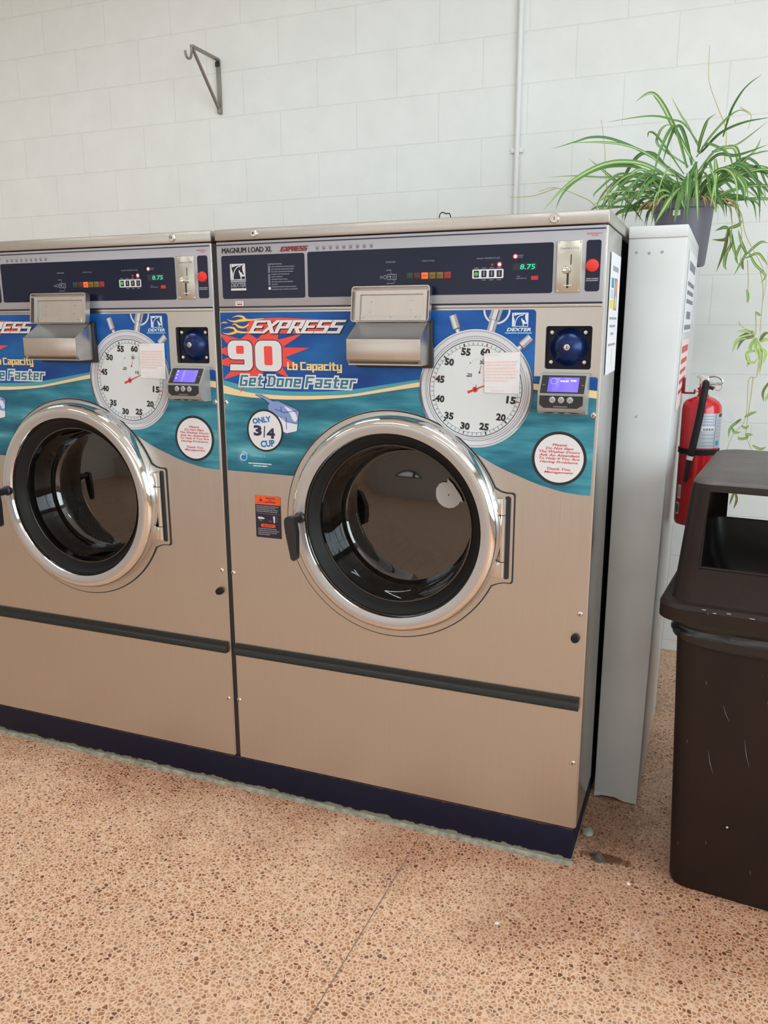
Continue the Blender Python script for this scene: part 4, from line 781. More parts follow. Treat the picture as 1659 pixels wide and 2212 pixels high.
b.tube([LT @ Vector((-0.084, 0.0015, 0.006)), LT @ Vector((0.08, 0.0015, 0.006))], 0.0026, 'satin_chrome', seg=10); b.build('lid_hinge', SD)

# ---- coin vault (recessed)
b = B(); b.box(0.9348, 1.0452, 0.0180, 0.03, 1.3592, 1.4618, 'vault_plate')
b.lathe([(0.0475, 0), (0.0440, 0.002), (0.0395, 0.007), (0.034, 0.015), (0.025, 0.0245), (0.012, 0.0295), (0.0085, 0.030), (0, 0.030)], (0.9890, 0.0185, 1.4115), (0, -1, 0), 'vault_blue', seg=48)
CV = b.build('coin_vault', W)
for x, z in ((0.9475, 1.4468), (1.0282, 1.4468), (1.0282, 1.3755), (0.9475, 1.3755)):
    b = B(); b.lathe([(0.0058, 0), (0.0060, 0.004), (0.0045, 0.007), (0, 0.008)], (x, 0.0180, z), (0, -1, 0), 'screw_steel', seg=18); b.build('vault_screw', CV)
b = B(); b.lathe([(0.0078, 0), (0.0074, 0.003), (0.006, 0.0035), (0, 0.0035)], (0.9885, -0.0110, 1.4118), (0, -1, 0), 'screw_steel', seg=24); b.plate(rrect(0.9874, 0.9896, 1.4080, 1.4158, 0.001), 0.0148, 'dark_slot'); b.build('vault_lock', CV)

# ---- card reader
b = B(); b.prism([(0.0, 1.2515), (-0.036, 1.2530), (-0.0470, 1.2600), (-0.0520, 1.2700), (-0.0520, 1.3030), (-0.0205, 1.3490), (0.0, 1.3510)][::-1], 0.9300, 1.0450, 'reader_gray')
F2 = frame((0.9875, -0.0525, 0), (1, 0, 0), (0, 0, 1)); SL = frame((0.9875, -0.0520, 1.3030), (1, 0, 0), (0, 0.0315, 0.0460))
b.T = SL; b.plate(rrect(-0.0525, 0.0525, 0.0015, 0.0510, 0.001), 0.0008, 'black_plastic', c1=-0.001)
word_lines(b, -0.049, -0.043, 0.024, 0.002, 0.001, 'label_dim', [4]); word_lines(b, 0.044, 0.050, 0.024, 0.002, 0.001, 'label_dim', [4])
b.T = F2; b.plate([(-0.0535, 0.0), (0, 0)] and [(-0.0520, 1.2985), (-0.0525, 1.2770), (-0.0420, 1.2690), (0.0380, 1.2690), (0.0510, 1.2770), (0.0510, 1.2985)], 0.0006, 'black_plastic', c1=-0.001)
word_lines(b, -0.018, 0.015, 1.2725, 0.0016, 0.0009, 'label_gray', [12])
LB = frame((0.9875, -0.0415, 1.2566), (1, 0, 0), (0, -0.011, 0.007)); b.T = LB
b.plate(circle(0, 0, 0.044, 24, 0.0042), 0.0006, 'black_plastic', c1=-0.001); b.plate([(-0.024, -0.0012), (-0.006, -0.0012), (-0.006, 0.0006), (-0.014, 0.0026)], 0.0009, 'white_ink'); b.plate([(0.006, -0.0012), (0.024, -0.0012), (0.014, 0.0026), (0.006, 0.0006)], 0.0009, 'white_ink')
CR = b.build('card_reader', W, recalc=False)
for k in range(3):
    b = B(); b.T = F2; xo = -0.0215 + k * 0.0210
    b.lathe([(0.0078, 0), (0.0078, 0.002), (0.0066, 0.0034), (0, 0.0036)], (0.9875 + xo, -0.0530, 1.2885), (0, -1, 0), 'button_silver', seg=24)
    if k == 0: b.stroke([(xo - .003, 1.2875), (xo, 1.2898), (xo + .003, 1.2875)], 0.0008, 0.0046, 'label_navy', sub=0)
    if k == 1: b.stroke([(xo - .003, 1.2895), (xo, 1.2872), (xo + .003, 1.2895)], 0.0008, 0.0046, 'label_navy', sub=0)
    if k == 2: b.stroke([(xo - .0045, 1.2885), (xo + .0045, 1.2885)], 0.0010, 0.0046, 'label_dim', sub=0)
    b.build('reader_button', CR)
b = B(); b.T = SL; b.plate(rrect(-0.0355, 0.0375, 0.0050, 0.0450, 0.0006), 0.0014, 'screen_violet', c1=0.0008); RS = b.build('reader_screen', CR)

# ---- stickers that belong to the washer
b = B(); b.plate(circle(0.9795, 1.1382, 0.0680, 64), 0.0012, 'black_ink', c1=0.0003); b.plate(circle(0.9795, 1.1382, 0.0610, 64), 0.0016, 'badge_white')
zz = 1.1725
for t, hw in (('Please', 0.0185), ('Do Not Slam', 0.0345), ('The Washer Doors', 0.0510), ('Ask An Attendant', 0.0510), ('To Help If You Are', 0.0505), ('Having Problems.', 0.0485), (None, 0), ('Thank You,', 0.0300), ('Management', 0.0360)):
    if t: b.text(t, 0.9800 - hw, 0.9800 + hw, zz - (0.0042 if any(c in t for c in 'pgy,') else 0.0030), zz + 0.0034, 0.0019, 'red_ink', bold=0.022, shear=0.25)
    zz -= 0.0087
b.build('notice_sticker', W)
b = B(); b.plate(rrect(0.0985, 0.1835, 0.8540, 0.9805, 0.002), 0.0008, 'label_navy', c1=0.0); b.plate(rrect(0.0985, 0.1835, 0.9540, 0.9805, 0.002), 0.0011, 'orange')
b.text('WARNING', 0.1335, 0.1660, 0.9715, 0.9755, 0.0014, 'black_ink', bold=0.03); word_lines(b, 0.1410, 0.1560, 0.9670, 0.0020, 0.0014, 'crimson_ink', [4]); word_lines(b, 0.1310, 0.1680, 0.9620, 0.0036, 0.0014, 'crimson_ink', [6, 7])
b.plate([(0.1090, 0.9600), (0.1270, 0.9600), (0.1180, 0.9765)], 0.0013, 'crimson_ink'); b.plate([(0.1112, 0.9612), (0.1248, 0.9612), (0.1180, 0.9738)], 0.0014, 'orange'); b.plate(rrect(0.1155, 0.1215, 0.9640, 0.9690, 0.001), 0.0015, 'black_ink')
for k, (n, wd) in enumerate(((0.074, [3, 4, 5, 9]), (0.064, [4, 6, 3, 6]), (0.072, [3, 5, 8, 3, 6]), (0.070, [4, 3, 7, 8]))): word_lines(b, 0.1020, 0.1020 + n, 0.9490 - k * 0.0053, 0.0022, 0.0011, 'label_gray', wd)
b.plate(rrect(0.1030, 0.1790, 0.9265, 0.9272, 0), 0.0011, 'label_gray')
b.plate([(0.1060, 0.9125), (0.1080, 0.9165), (0.1220, 0.9160), (0.1285, 0.9135), (0.1280, 0.9105), (0.1100, 0.9090)], 0.0011, 'white_ink'); b.plate([(0.1570, 0.9190), (0.1595, 0.9215), (0.1640, 0.9205), (0.1635, 0.9010), (0.1590, 0.9005)], 0.0011, 'white_ink'); b.stroke(arc(0.163, 0.912, 0.009, -60, 60, 8), 0.001, 0.0011, 'label_gray', sub=0); word_lines(b, 0.1120, 0.1210, 0.9055, 0.0016, 0.0011, 'label_gray', [4]); word_lines(b, 0.1420, 0.1550, 0.9050, 0.0012, 0.0011, 'label_gray', [4])
b.plate(rrect(0.1160, 0.1640, 0.8860, 0.8960, 0.004), 0.0011, 'orange'); b.text('IMPORTANT', 0.1240, 0.1560, 0.8890, 0.8930, 0.0014, 'crimson_ink', bold=0.03)
for k, (n, wd) in enumerate(((0.062, [2, 6, 2, 9]), (0.070, [5, 4, 2, 3, 6]), (0.062, [4, 8, 3, 6]), (0.038, [6, 6]))): word_lines(b, 0.1060, 0.1060 + n, 0.8810 - k * 0.0058, 0.0024, 0.0011, 'label_gray', wd)
b.build('warning_label', W)

# ---- the neighbouring washer is a copy
W2 = copy_tree(W); W2.location = (-1.08, 0, 0.112)
tag(W2, 'stainless front-load washer cut off by the left edge of the photo, clear door glass', 'washing machine', 'large stainless washers standing in a row')
def find(o, n):
    for c in o.children:
        if c.name.split('.')[0] == n: return c
RS2 = find(find(W2, 'card_reader'), 'reader_screen')
b = B(); b.T = SL; b.plate(rrect(-0.0355, 0.0375, 0.0050, 0.0450, 0.0006), 0.0014, 'screen_violet', c1=0.0008)
for z in (0.040, 0.029, 0.018): b.plate(circle(-0.030, z, 0.0026, 12), 0.0016, 'screen_glyph')
for v in b.bm.verts: v.co -= Vector((0, 0, 0.112))
me = D.meshes.new('reader_screen'); b.bm.to_mesh(me); [me.materials.append(MATS[n]) for n in b.mats]; RS2.data = me
b = B(); b.T = SL; b.plate(rrect(-0.0355, 0.0375, 0.0050, 0.0450, 0.0006), 0.0014, 'screen_violet', c1=0.0008)
b.plate([circle(-0.0225, 0.0345, 0.0082, 24), circle(-0.0225, 0.0345, 0.0074, 24)[::-1]], 0.0016, 'screen_glyph')
word_lines(b, -0.0070, 0.0125, 0.0345, 0.0048, 0.0016, 'screen_glyph', [2, 2, 3]); word_lines(b, 0.0180, 0.0310, 0.0360, 0.0050, 0.0016, 'screen_glyph', [2, 3])
for v in b.bm.verts: v.co -= Vector((0, 0, 0.112))
me = D.meshes.new('reader_screen'); b.bm.to_mesh(me); [me.materials.append(MATS[n]) for n in b.mats]; RS.data = me
b = B(); b.box(-0.0094, 0.0066, 0.007, 0.02, 0.115, 1.690, 'chassis_black'); b.build('gap_shade', W2)  # black strip added for the shade of the gap between the washers
# torn sticker only on the right-hand door glass
b = B(); yg = 0.0935
pts = [(0.6266, 1.0030), (0.6275, 1.0200), (0.6360, 1.0335), (0.6480, 1.0390), (0.6590, 1.0385), (0.6600, 1.0500), (0.6660, 1.0440), (0.6760, 1.0350), (0.6830, 1.0250), (0.6930, 1.0120), (0.7010, 0.9985), (0.7060, 0.9850), (0.6980, 0.9880), (0.6930, 0.9790), (0.6800, 0.9690), (0.6640, 0.9660), (0.6480, 0.9700), (0.6350, 0.9800), (0.6290, 0.9910)]
b.plate(pts[::-1], -yg + 0.001, 'tag_gray', c1=-yg - 0.0005); b.plate(circle(0.664, 1.004, 0.0022, 12), -yg + 0.0014, 'black_ink')
tsk = b.build('torn_sticker', DR)

# ---- notices lying against the machines
def note(name, c, y0, label, dy=0.0):
    b = B(); g = 0.0006
    b.plate(c, y0, 'paper', c1=y0 - 0.0008)
    (ax, az), (bx, bz), (cx, cz), (dx, dz) = c       # BL, BR, TR, TL
    q = lambda u, v: ((ax * (1 - u) + bx * u) * (1 - v) + (dx * (1 - u) + cx * u) * v, (az * (1 - u) + bz * u) * (1 - v) + (dz * (1 - u) + cz * u) * v)
    def line(v, u0, u1, h, mt, words):
        tot = sum(words) + 0.5 * (len(words) - 1); k = (u1 - u0) / tot; u = u0
        for w in words:
            b.plate([q(u, v - h), q(u + w * k, v - h), q(u + w * k, v + h), q(u, v + h)], y0 + 0.0003, mt); u += (w + 0.5) * k
    p0 = q(0.04, 0.93); p1 = q(0.44, 0.972); b.text('Dear Patrons,', p0[0], p1[0], p0[1], p1[1], y0 + 0.0003, 'pale_red_ink')
    for k, wd in enumerate(([6, 2, 7, 4, 5], [4, 2, 1, 4, 11], [6, 4, 7, 5], [5, 4, 6, 4, 2, 3], [8, 3, 4, 4, 2], [5, 2, 5, 3, 4], [4, 8, 5])):
        line(0.77 - k * 0.077, 0.04, (0.95, 0.90, 0.90, 0.97, 0.90, 0.90, 0.66)[k], 0.018, 'pale_red_ink', wd)
    p0 = q(0.05, 0.125); p1 = q(0.38, 0.165); b.text('Thank You,', p0[0], p1[0], p0[1], p1[1], y0 + 0.0003, 'pale_red_ink')
    p0 = q(0.17, 0.035); p1 = q(0.58, 0.078); b.text('Management', p0[0], p1[0], p0[1], p1[1], y0 + 0.0003, 'pale_red_ink')
    tag(b.build('paper_notice', at=(ax, -y0, az)), label, 'notice', 'white paper notices taped over the stopwatch dials')
note('n', [(0.7853, 1.2976), (0.8745, 1.2965), (0.8735, 1.4002), (0.7819, 1.3953)], 0.0050, 'white paper notice taped over the dial of the washer nearest the partition')
note('n', [(0.8033 - 1.08, 1.3140), (0.8928 - 1.08, 1.3111), (0.8951 - 1.08, 1.4160), (0.8056 - 1.08, 1.4141)], 0.0050, 'white paper notice taped over the dial of the left washer')
# bright sheet on the right side of the right washer
b = B(); b.T = frame((1.0726, 0, 0), (0, 1, 0), (0, 0, 1))
b.plate([(0.060, 1.3420), (0.262, 1.3440), (0.262, 1.6360), (0.060, 1.6360)], 0.0010, 'paper', c1=0.0002)
word_lines(b, 0.10, 0.22, 1.600, 0.012, 0.0012, 'label_gray', [9]); b.plate(rrect(0.085, 0.135, 1.553, 1.577, 0), 0.0012, 'photo_cyan'); b.plate(rrect(0.085, 0.13, 1.528, 1.549, 0), 0.0012, 'photo_pale'); b.plate(rrect(0.075, 0.135, 1.503, 1.524, 0), 0.0012, 'yellow')
b.plate(rrect(0.15, 0.21, 1.50, 1.578, 0), 0.0012, 'label_dim'); b.plate(circle(0.18, 1.556, 0.02, 20), 0.0013, 'flame_orange'); b.plate(circle(0.18, 1.52, 0.018, 20), 0.0013, 'flame_yellow')
for z, u0, u1, wd in ((1.480, 0.08, 0.23, [4, 3, 5, 6]), (1.461, 0.09, 0.21, [6, 7]), (1.442, 0.12, 0.18, [5]), (1.415, 0.08, 0.23, [5, 5, 6])): word_lines(b, u0, u1, z, 0.006, 0.0012, 'label_gray', wd)
b.plate(curve([(0.16, 1.360), (0.175, 1.385), (0.168, 1.405), (0.155, 1.388), (0.16, 1.360)]), 0.0012, 'cream_text')
tag(b.build('picture_notice', at=(1.0726, 0.16, 1.342)), 'white sheet with small colour pictures taped on the right side of the washer', 'notice')

# ---- painted base under both washers
b = B(); b.box(-1.115, 1.0625, 0.001, 1.05, 0.004, 0.1118, 'navy_paint', 0.002); BS = b.build('machine_base', at=(0, 0, 0.0))
tag(BS, 'long navy painted steel base under both washers, chipped along its lower edge', 'base')
b = B(); random.seed(3); pr = []
n = 90
top = []; 
for i in range(n + 1): top.append((-1.12 + (1.066 + 1.12) * i / n, -0.0025 - random.random() * 0.0022, 0.0085 + random.random() * 0.0035))
rows = [[Vector((x, y - 0.003, 0.0)) for x, y, z in top], [Vector((x, y, z * 0.7)) for x, y, z in top], [Vector((x, y + 0.003, z)) for x, y, z in top], [Vector((x, 0.002, z + 0.001)) for x, y, z in top]]
R_ = [[b.bm.verts.new(p) for p in r] for r in rows]
for a, c in zip(R_, R_[1:]):
    for i in range(n): b.face([a[i], a[i + 1], c[i + 1], c[i]], 'concrete')
b.face([r[-1] for r in R_], 'concrete'); b.face([r[0] for r in R_][::-1], 'concrete')
b.build('grout_line', BS, recalc=False)
# ------------------------------------------------------------------ white partition beside the right washer
PT = empty('utility_bulkhead', (1.14, 0.80, 0.0)); tag(PT, 'tall narrow white painted partition standing between the right washer and the brown bin', 'partition')
def wall_box(b, pts0, pts1, mt):
    b.loft([pts0, pts1], mt, cap0=True, cap1=True)
b = B()
def ring_at(z, y0, y1, inset=0.0):
    t = z / 1.722; xl = 1.074 + 0.005 * t; xr = 1.205 + 0.026 * t
    return [(xl, y0, z), (xr, y0, z), (xr + 0.010, y1, z), (xl, y1, z)]
b.loft([ring_at(0.012, 0.367, 1.05), ring_at(1.690, 0.367, 1.05)], 'white_enamel', cap0=True, cap1=True)
bmesh.ops.bevel(b.bm, geom=[e for e in b.bm.edges if abs((e.verts[0].co - e.verts[1].co).z) > 0.5], offset=0.004, segments=2, affect='EDGES', profile=0.5)
b.build('front_panel', PT, recalc=True)
b = B(); b.loft([ring_at(1.6905, 0.365, 1.055), ring_at(1.722, 0.365, 1.055)], 'white_enamel', cap0=True, cap1=True)
bmesh.ops.bevel(b.bm, geom=b.bm.edges[:], offset=0.003, segments=2, affect='EDGES', profile=0.5); b.build('top_cap', PT, recalc=True)
for z, x in ((1.655, 1.102), (1.652, 1.135), (1.654, 1.168)):
    b = B(); b.lathe([(0.004, 0), (0.0035, 0.0012), (0, 0.0015)], (x, 0.3672, z), (0, -1, 0), 'label_gray', seg=12); b.build('rivet', PT)
b = B(); b.T = frame((0, 0.3668, 0), (1, 0, 0), (0, 0, 1)); b.plate([(1.1220, 1.2070), (1.1310, 1.2075), (1.1320, 1.2170), (1.1275, 1.2110)], 0.0008, 'label_gray'); b.build('dent', PT)
b = B(); b.loft([[(1.078, 1.056, 0.75), (1.226, 1.056, 0.75), (1.232, 1.31, 0.75), (1.078, 1.31, 0.75)], [(1.078, 1.056, 1.655), (1.240, 1.056, 1.655), (1.246, 1.31, 1.655), (1.078, 1.31, 1.655)]], 'white_enamel', cap0=True, cap1=True); b.build('rear_panel', PT, recalc=True)
b = B(); b.loft([[(1.078, 1.056, 0.004), (1.205, 1.056, 0.004), (1.210, 1.26, 0.004), (1.078, 1.26, 0.004)], [(1.078, 1.056, 0.7495), (1.216, 1.056, 0.7495), (1.221, 1.26, 0.7495), (1.078, 1.26, 0.7495)]], 'chassis_black', cap0=True, cap1=True); b.build('opening_shade', PT, recalc=True)  # black block standing in for the dark of the open lower rear
b = B(); b.plate([(1.0745, 0.004), (1.10, 0.0125), (1.14, 0.0125), (1.165, 0.003), (1.204, 0.003), (1.204, 0.014), (1.0745, 0.02)], -0.3665, 'white_enamel', c1=-0.372); b.build('foot_edge', PT)
def xs(y, z): return 1.205 + 0.026 * z / 1.722 + 0.010 * (y - 0.367) / 0.653 + 0.0012
def side_sheet(name, y0, y1, z0, z1, mt, lines, ink, label, cat):
    b = B(); o = Vector((xs(y0, z0), y0, z0)); b.T = frame(o, Vector((xs(y1, z0) - xs(y0, z0), y1 - y0, 0)), Vector((xs(y0, z1) - xs(y0, z0), 0, z1 - z0)))
    b.plate(rrect(0, y1 - y0, 0, z1 - z0, 0.002), 0.0006, mt, c1=-0.0004)
    for z, u0, u1, h, wd in lines: word_lines(b, u0, u1, z, h, 0.0009, ink, wd)
    tag(b.build(name, at=tuple(o)), label, cat)
side_sheet('wall_notice', 0.50, 0.96, 1.44, 1.67, 'paper', [(0.19, 0.06, 0.40, 0.025, [5, 3]), (0.14, 0.04, 0.42, 0.012, [3, 5, 4, 5]), (0.115, 0.04, 0.40, 0.012, [6, 4, 5]), (0.09, 0.04, 0.42, 0.012, [4, 4, 7]), (0.05, 0.10, 0.34, 0.022, [6, 4]), (0.015, 0.05, 0.42, 0.014, [8])], 'label_dim', 'white notice with gray lettering on the right side of the partition, above the pink one', 'notice')
side_sheet('wall_notice', 0.50, 0.92, 1.215, 1.42, 'pink_paper', [(0.175, 0.04, 0.38, 0.02, [5, 6]), (0.14, 0.05, 0.36, 0.015, [4, 5, 3]), (0.11, 0.04, 0.34, 0.012, [6, 5]), (0.08, 0.04, 0.36, 0.012, [3, 6, 4]), (0.05, 0.04, 0.30, 0.012, [5, 4])], 'red_ink', 'pinkish notice with red lettering on the right side of the partition', 'notice')

# ------------------------------------------------------------------ fire extinguisher
EX, EY = 1.2965, 0.75
E = empty('fire_extinguisher', (EX, EY, 0.828)); tag(E, 'red fire extinguisher with black hose hanging on the side of the white partition', 'fire extinguisher')
b = B(); b.lathe([(0.045, 0.0), (0.056, 0.002), (0.0590, 0.010), (0.0595, 0.020), (0.0595, 0.372), (0.0575, 0.388), (0.050, 0.400), (0.034, 0.408), (0.020, 0.413), (0.015, 0.420), (0.0145, 0.432), (0.018, 0.434), (0.018, 0.440), (0.012, 0.441)], (EX, EY, 0.828), (0, 0, 1), 'extinguisher_red', seg=56); b.build('cylinder', E)
def wrap(a0, a1, z0, z1, r, mt, b, n=24):
    q = [[b.bm.verts.new((EX + r * math.sin(math.radians(a0 + (a1 - a0) * i / n)), EY - r * math.cos(math.radians(a0 + (a1 - a0) * i / n)), z)) for i in range(n + 1)] for z in (z0, z1)]
    for i in range(n): b.face([q[0][i], q[0][i + 1], q[1][i + 1], q[1][i]], mt)
b = B(); wrap(-12, 100, 1.083, 1.192, 0.0600, 'label_silver', b)
wrap(60, 100, 1.180, 1.190, 0.0603, 'label_navy', b); wrap(45, 47, 1.084, 1.191, 0.0602, 'label_dim', b)
for z in (1.184, 1.175, 1.166, 1.157, 1.126, 1.114, 1.102, 1.091): wrap(6, 42, z - 0.0014, z + 0.0014, 0.0602, 'label_gray', b)
for z in (1.170, 1.160, 1.150, 1.140, 1.130, 1.120): wrap(52, 84, z - 0.0012, z + 0.0012, 0.0602, 'label_gray', b)
wrap(4, 44, 1.137, 1.151, 0.0603, 'white_ink', b)
for k in range(12): wrap(9 + k * 2.8, 9 + k * 2.8 + (1.2 if k % 3 else 2), 1.1385, 1.1465, 0.0605, 'black_ink', b, 2)
wrap(52, 70, 1.091, 1.106, 0.0603, 'photo_cyan', b); b.build('instruction_label', E)
b = B(); wrap(-62, -46, 0.914, 0.960, 0.0600, 'paper', b, 6); wrap(-59, -49, 0.92, 0.953, 0.0602, 'tag_gray', b, 6); b.build('inspection_label', E)
b = B(); wrap(-66, -50, 0.862, 0.902, 0.0600, 'paper', b, 6); wrap(-64, -53, 0.868, 0.896, 0.0602, 'green_sign', b, 6); b.build('rating_label', E)
b = B(); b.lathe([(0.0605, -0.009), (0.0625, -0.008), (0.0625, 0.008), (0.0605, 0.009)], (EX, EY, 1.070), (0, 0, 1), 'black_rubber', seg=48); b.build('strap', E)
b = B(); b.lathe([(0.014, 0), (0.014, 0.022), (0.011, 0.028), (0.011, 0.034), (0, 0.034)], (EX, EY, 1.268), (0, 0, 1), 'satin_chrome', seg=24); b.box(EX - 0.014, EX + 0.014, EY - 0.018, EY + 0.012, 1.280, 1.302, 'satin_chrome', 0.003)
b.tube([(EX + 0.010, EY - 0.004, 1.274), (EX + 0.030, EY - 0.006, 1.266)], 0.006, 'black_plastic', seg=12); b.build('valve', E)
b = B(); b.prism([(-0.006, 0), (0.006, 0), (0.006, 0.003), (-0.006, 0.003)], 0, 0.01, 'satin_chrome'); b.bm.clear()
b.tube([(EX + 0.006, EY, 1.302), (EX + 0.035, EY, 1.304), (EX + 0.052, EY, 1.292), (EX + 0.046, EY, 1.280), (EX + 0.010, EY, 1.282)], 0.0035, 'satin_chrome', seg=8, sub=5)
b.box(EX - 0.022, EX + 0.012, EY - 0.008, EY + 0.008, 1.298, 1.306, 'satin_chrome', 0.002); b.build('squeeze_handle', E)
b = B(); b.tube([(EX + 0.042 + 0.010 * math.cos(a), EY - 0.006, 1.272 + 0.012 * math.sin(a)) for a in [k * PI / 8 for k in range(17)]], 0.0012, 'screw_steel', seg=6, caps=False); b.build('safety_pin', E)
b = B(); b.tube([(1.302, 0.728, 1.284), (1.302, 0.690, 1.280), (1.298, 0.676, 1.245), (1.293, 0.675, 1.190), (1.284, 0.674, 1.122), (1.277, 0.673, 1.075), (1.2745, 0.674, 1.062)], 0.0108, 'black_rubber', seg=14, sub=6)
b.tube([(1.272, 0.674, 1.050), (1.2695, 0.675, 1.010), (1.265, 0.676, 0.978)], (0.0090, 0.0075), 'black_plastic', seg=14, sub=4); hs = b.build('hose', E)
b = B(); b.tube([(1.2746, 0.674, 1.062), (1.2718, 0.674, 1.048)], 0.0100, 'white_ink', seg=14); b.build('hose_clip', E)
b = B(); q = smooth([(1.314, 0.738, 1.252), (1.345, 0.735, 1.232), (1.372, 0.74, 1.200), (1.392, 0.748, 1.165)], 6); L_ = []
for i, p in enumerate(q):
    w = 0.0015 + 0.0065 * min(1, i / 9); L_.append((b.bm.verts.new(p + Vector((-w * 0.6, 0, -w * 0.6))), b.bm.verts.new(p + Vector((w * 0.6, 0.004, w * 0.6)))))
for (a, c), (d, e) in zip(L_, L_[1:]): b.face([a, c, e, d], 'tag_gray')
b.build('inspection_tag', E)
b = B(); b.box(EX + 0.040, EX + 0.060, EY - 0.048, EY - 0.044, 1.024, 1.046, 'yellow', 0.001); b.build('yellow_sticker', E)
HB = B(); x0 = xs(0.75, 1.27) + 0.008
HB.box(x0 - 0.008, x0 + 0.002, 0.738, 0.762, 1.250, 1.298, 'bracket_red', 0.001); HB.box(x0 - 0.004, 1.272, 0.740, 0.760, 1.248, 1.253, 'bracket_red', 0.001); HB.box(1.268, 1.273, 0.740, 0.760, 1.248, 1.262, 'bracket_red', 0.001)
HB.tube([(1.2705, 0.75, 1.256), (1.285, 0.75, 1.256)], 0.0024, 'satin_chrome', seg=8)
tag(HB.build('hanger_bracket', at=(x0, 0.75, 1.25)), 'dark red wall bracket holding the fire extinguisher by its neck', 'bracket')

# ------------------------------------------------------------------ shelf bracket high on the wall
BX = -1.038; SB = empty('shelf_bracket', (BX, 1.72, 2.487)); tag(SB, 'bare triangular metal shelf bracket on the white block wall, nothing on it', 'bracket')
b = B(); b.box(BX - 0.010, BX + 0.010, 1.708, 1.7195, 2.478, 2.724, 'bracket_metal', 0.001); b.box(BX - 0.012, BX + 0.012, 1.704, 1.709, 2.690, 2.712, 'frame_dark', 0.001); b.build('wall_leg', SB)
b = B(); b.box(BX - 0.009, BX + 0.009, 1.492, 1.712, 2.7165, 2.728, 'bracket_metal', 0.001); b.build('top_arm', SB)
b = B(); b.T = Matrix.Identity(4); d = Vector((0, 1.500 - 1.706, 2.716 - 2.495)); b.loft([[Vector((BX - 0.006, 1.706, 2.487)), Vector((BX + 0.006, 1.706, 2.487)), Vector((BX + 0.006, 1.706, 2.503)), Vector((BX - 0.006, 1.706, 2.503))], [Vector((BX - 0.006, 1.500, 2.708)), Vector((BX + 0.006, 1.500, 2.708)), Vector((BX + 0.006, 1.500, 2.722)), Vector((BX - 0.006, 1.500, 2.722))]], 'bracket_metal', True, True); b.box(BX - 0.009, BX + 0.009, 1.698, 1.712, 2.480, 2.505, 'bracket_metal', 0.001); b.build('brace', SB, recalc=True)
b = B(); b.tube([(BX, 1.494, 2.718), (BX, 1.490, 2.690), (BX, 1.480, 2.668), (BX, 1.462, 2.662), (BX, 1.448, 2.668), (BX, 1.440, 2.690)], 0.0060, 'bracket_metal', seg=8, sub=4); b.build('rod_cup', SB)

# ------------------------------------------------------------------ brown litter bin with hood
TB = empty('litter_bin', (1.313, 0.020, 0.0), math.radians(-6)); tag(TB, 'dark brown plastic litter bin with open hood and black liner at the right edge', 'bin')
def rr3(x0, x1, y0, y1, r, z, k=6): return [Vector((a, c, z)) for a, c in rrect(x0, x1, y0, y1, r, k)]
b = B(); b.loft([rr3(0.004, 0.556, 0.004, 0.556, 0.045, 0.0), rr3(0.0, 0.56, 0.0, 0.56, 0.047, 0.012), rr3(-0.030, 0.590, -0.030, 0.590, 0.055, 0.77)], 'brown_plastic', cap0=True)
b.loft([rr3(-0.027, 0.587, -0.027, 0.587, 0.055, 0.77), rr3(0.005, 0.555, 0.005, 0.555, 0.045, 0.02)], 'brown_plastic', cap1=True); b.build('bin_body', TB, local=True)
b = B(); rings = []
base = rrect(-0.034, 0.594, -0.034, 0.594, 0.056, 7)
# resample the outline so that folds can be put in
def resample(l, n):
    P = [Vector((x, y, 0)) for x, y in l] + [Vector((*l[0], 0))]; cum = [0]
    for a, c in zip(P, P[1:]): cum.append(cum[-1] + (c - a).length)
    out = []; j = 0
    for i in range(n):
        t = cum[-1] * i / n
        while cum[j + 1] < t: j += 1
        out.append(P[j].lerp(P[j + 1], (t - cum[j]) / (cum[j + 1] - cum[j])))
    return out
Q = resample(base, 160); c0 = Vector((0.28, 0.28, 0))
for k in range(15):
    t = k / 14; r = []
    for i, p in enumerate(Q):
        drop = 0.062 + 0.055 * max(0, min(1, (p.x + 0.03) / 0.5)) + 0.004 * math.sin(p.x * 22) + 0.003 * math.sin(p.y * 18)
        out = 0.005 + 0.0050 * math.sin(t * 10 + p.x * 5 + p.y * 4) * t ** 0.5 + 0.0022 * math.sin(t * 19 + p.x * 11 + 1.0) + 0.004 * (1 - t)
        d = (p - c0).normalized(); r.append(Vector((p.x + d.x * out, p.y + d.y * out, 0.770 - drop * t)))
    rings.append(r)
b.loft(rings[::-1], 'bag_black'); 
b.loft([rr3(-0.024, 0.584, -0.024, 0.584, 0.05, 0.772), rr3(0.0, 0.56, 0.0, 0.56, 0.05, 0.45), rr3(0.1, 0.46, 0.1, 0.46, 0.05, 0.40)], 'bag_black', cap1=True)
b.build('bin_liner', TB, local=True)
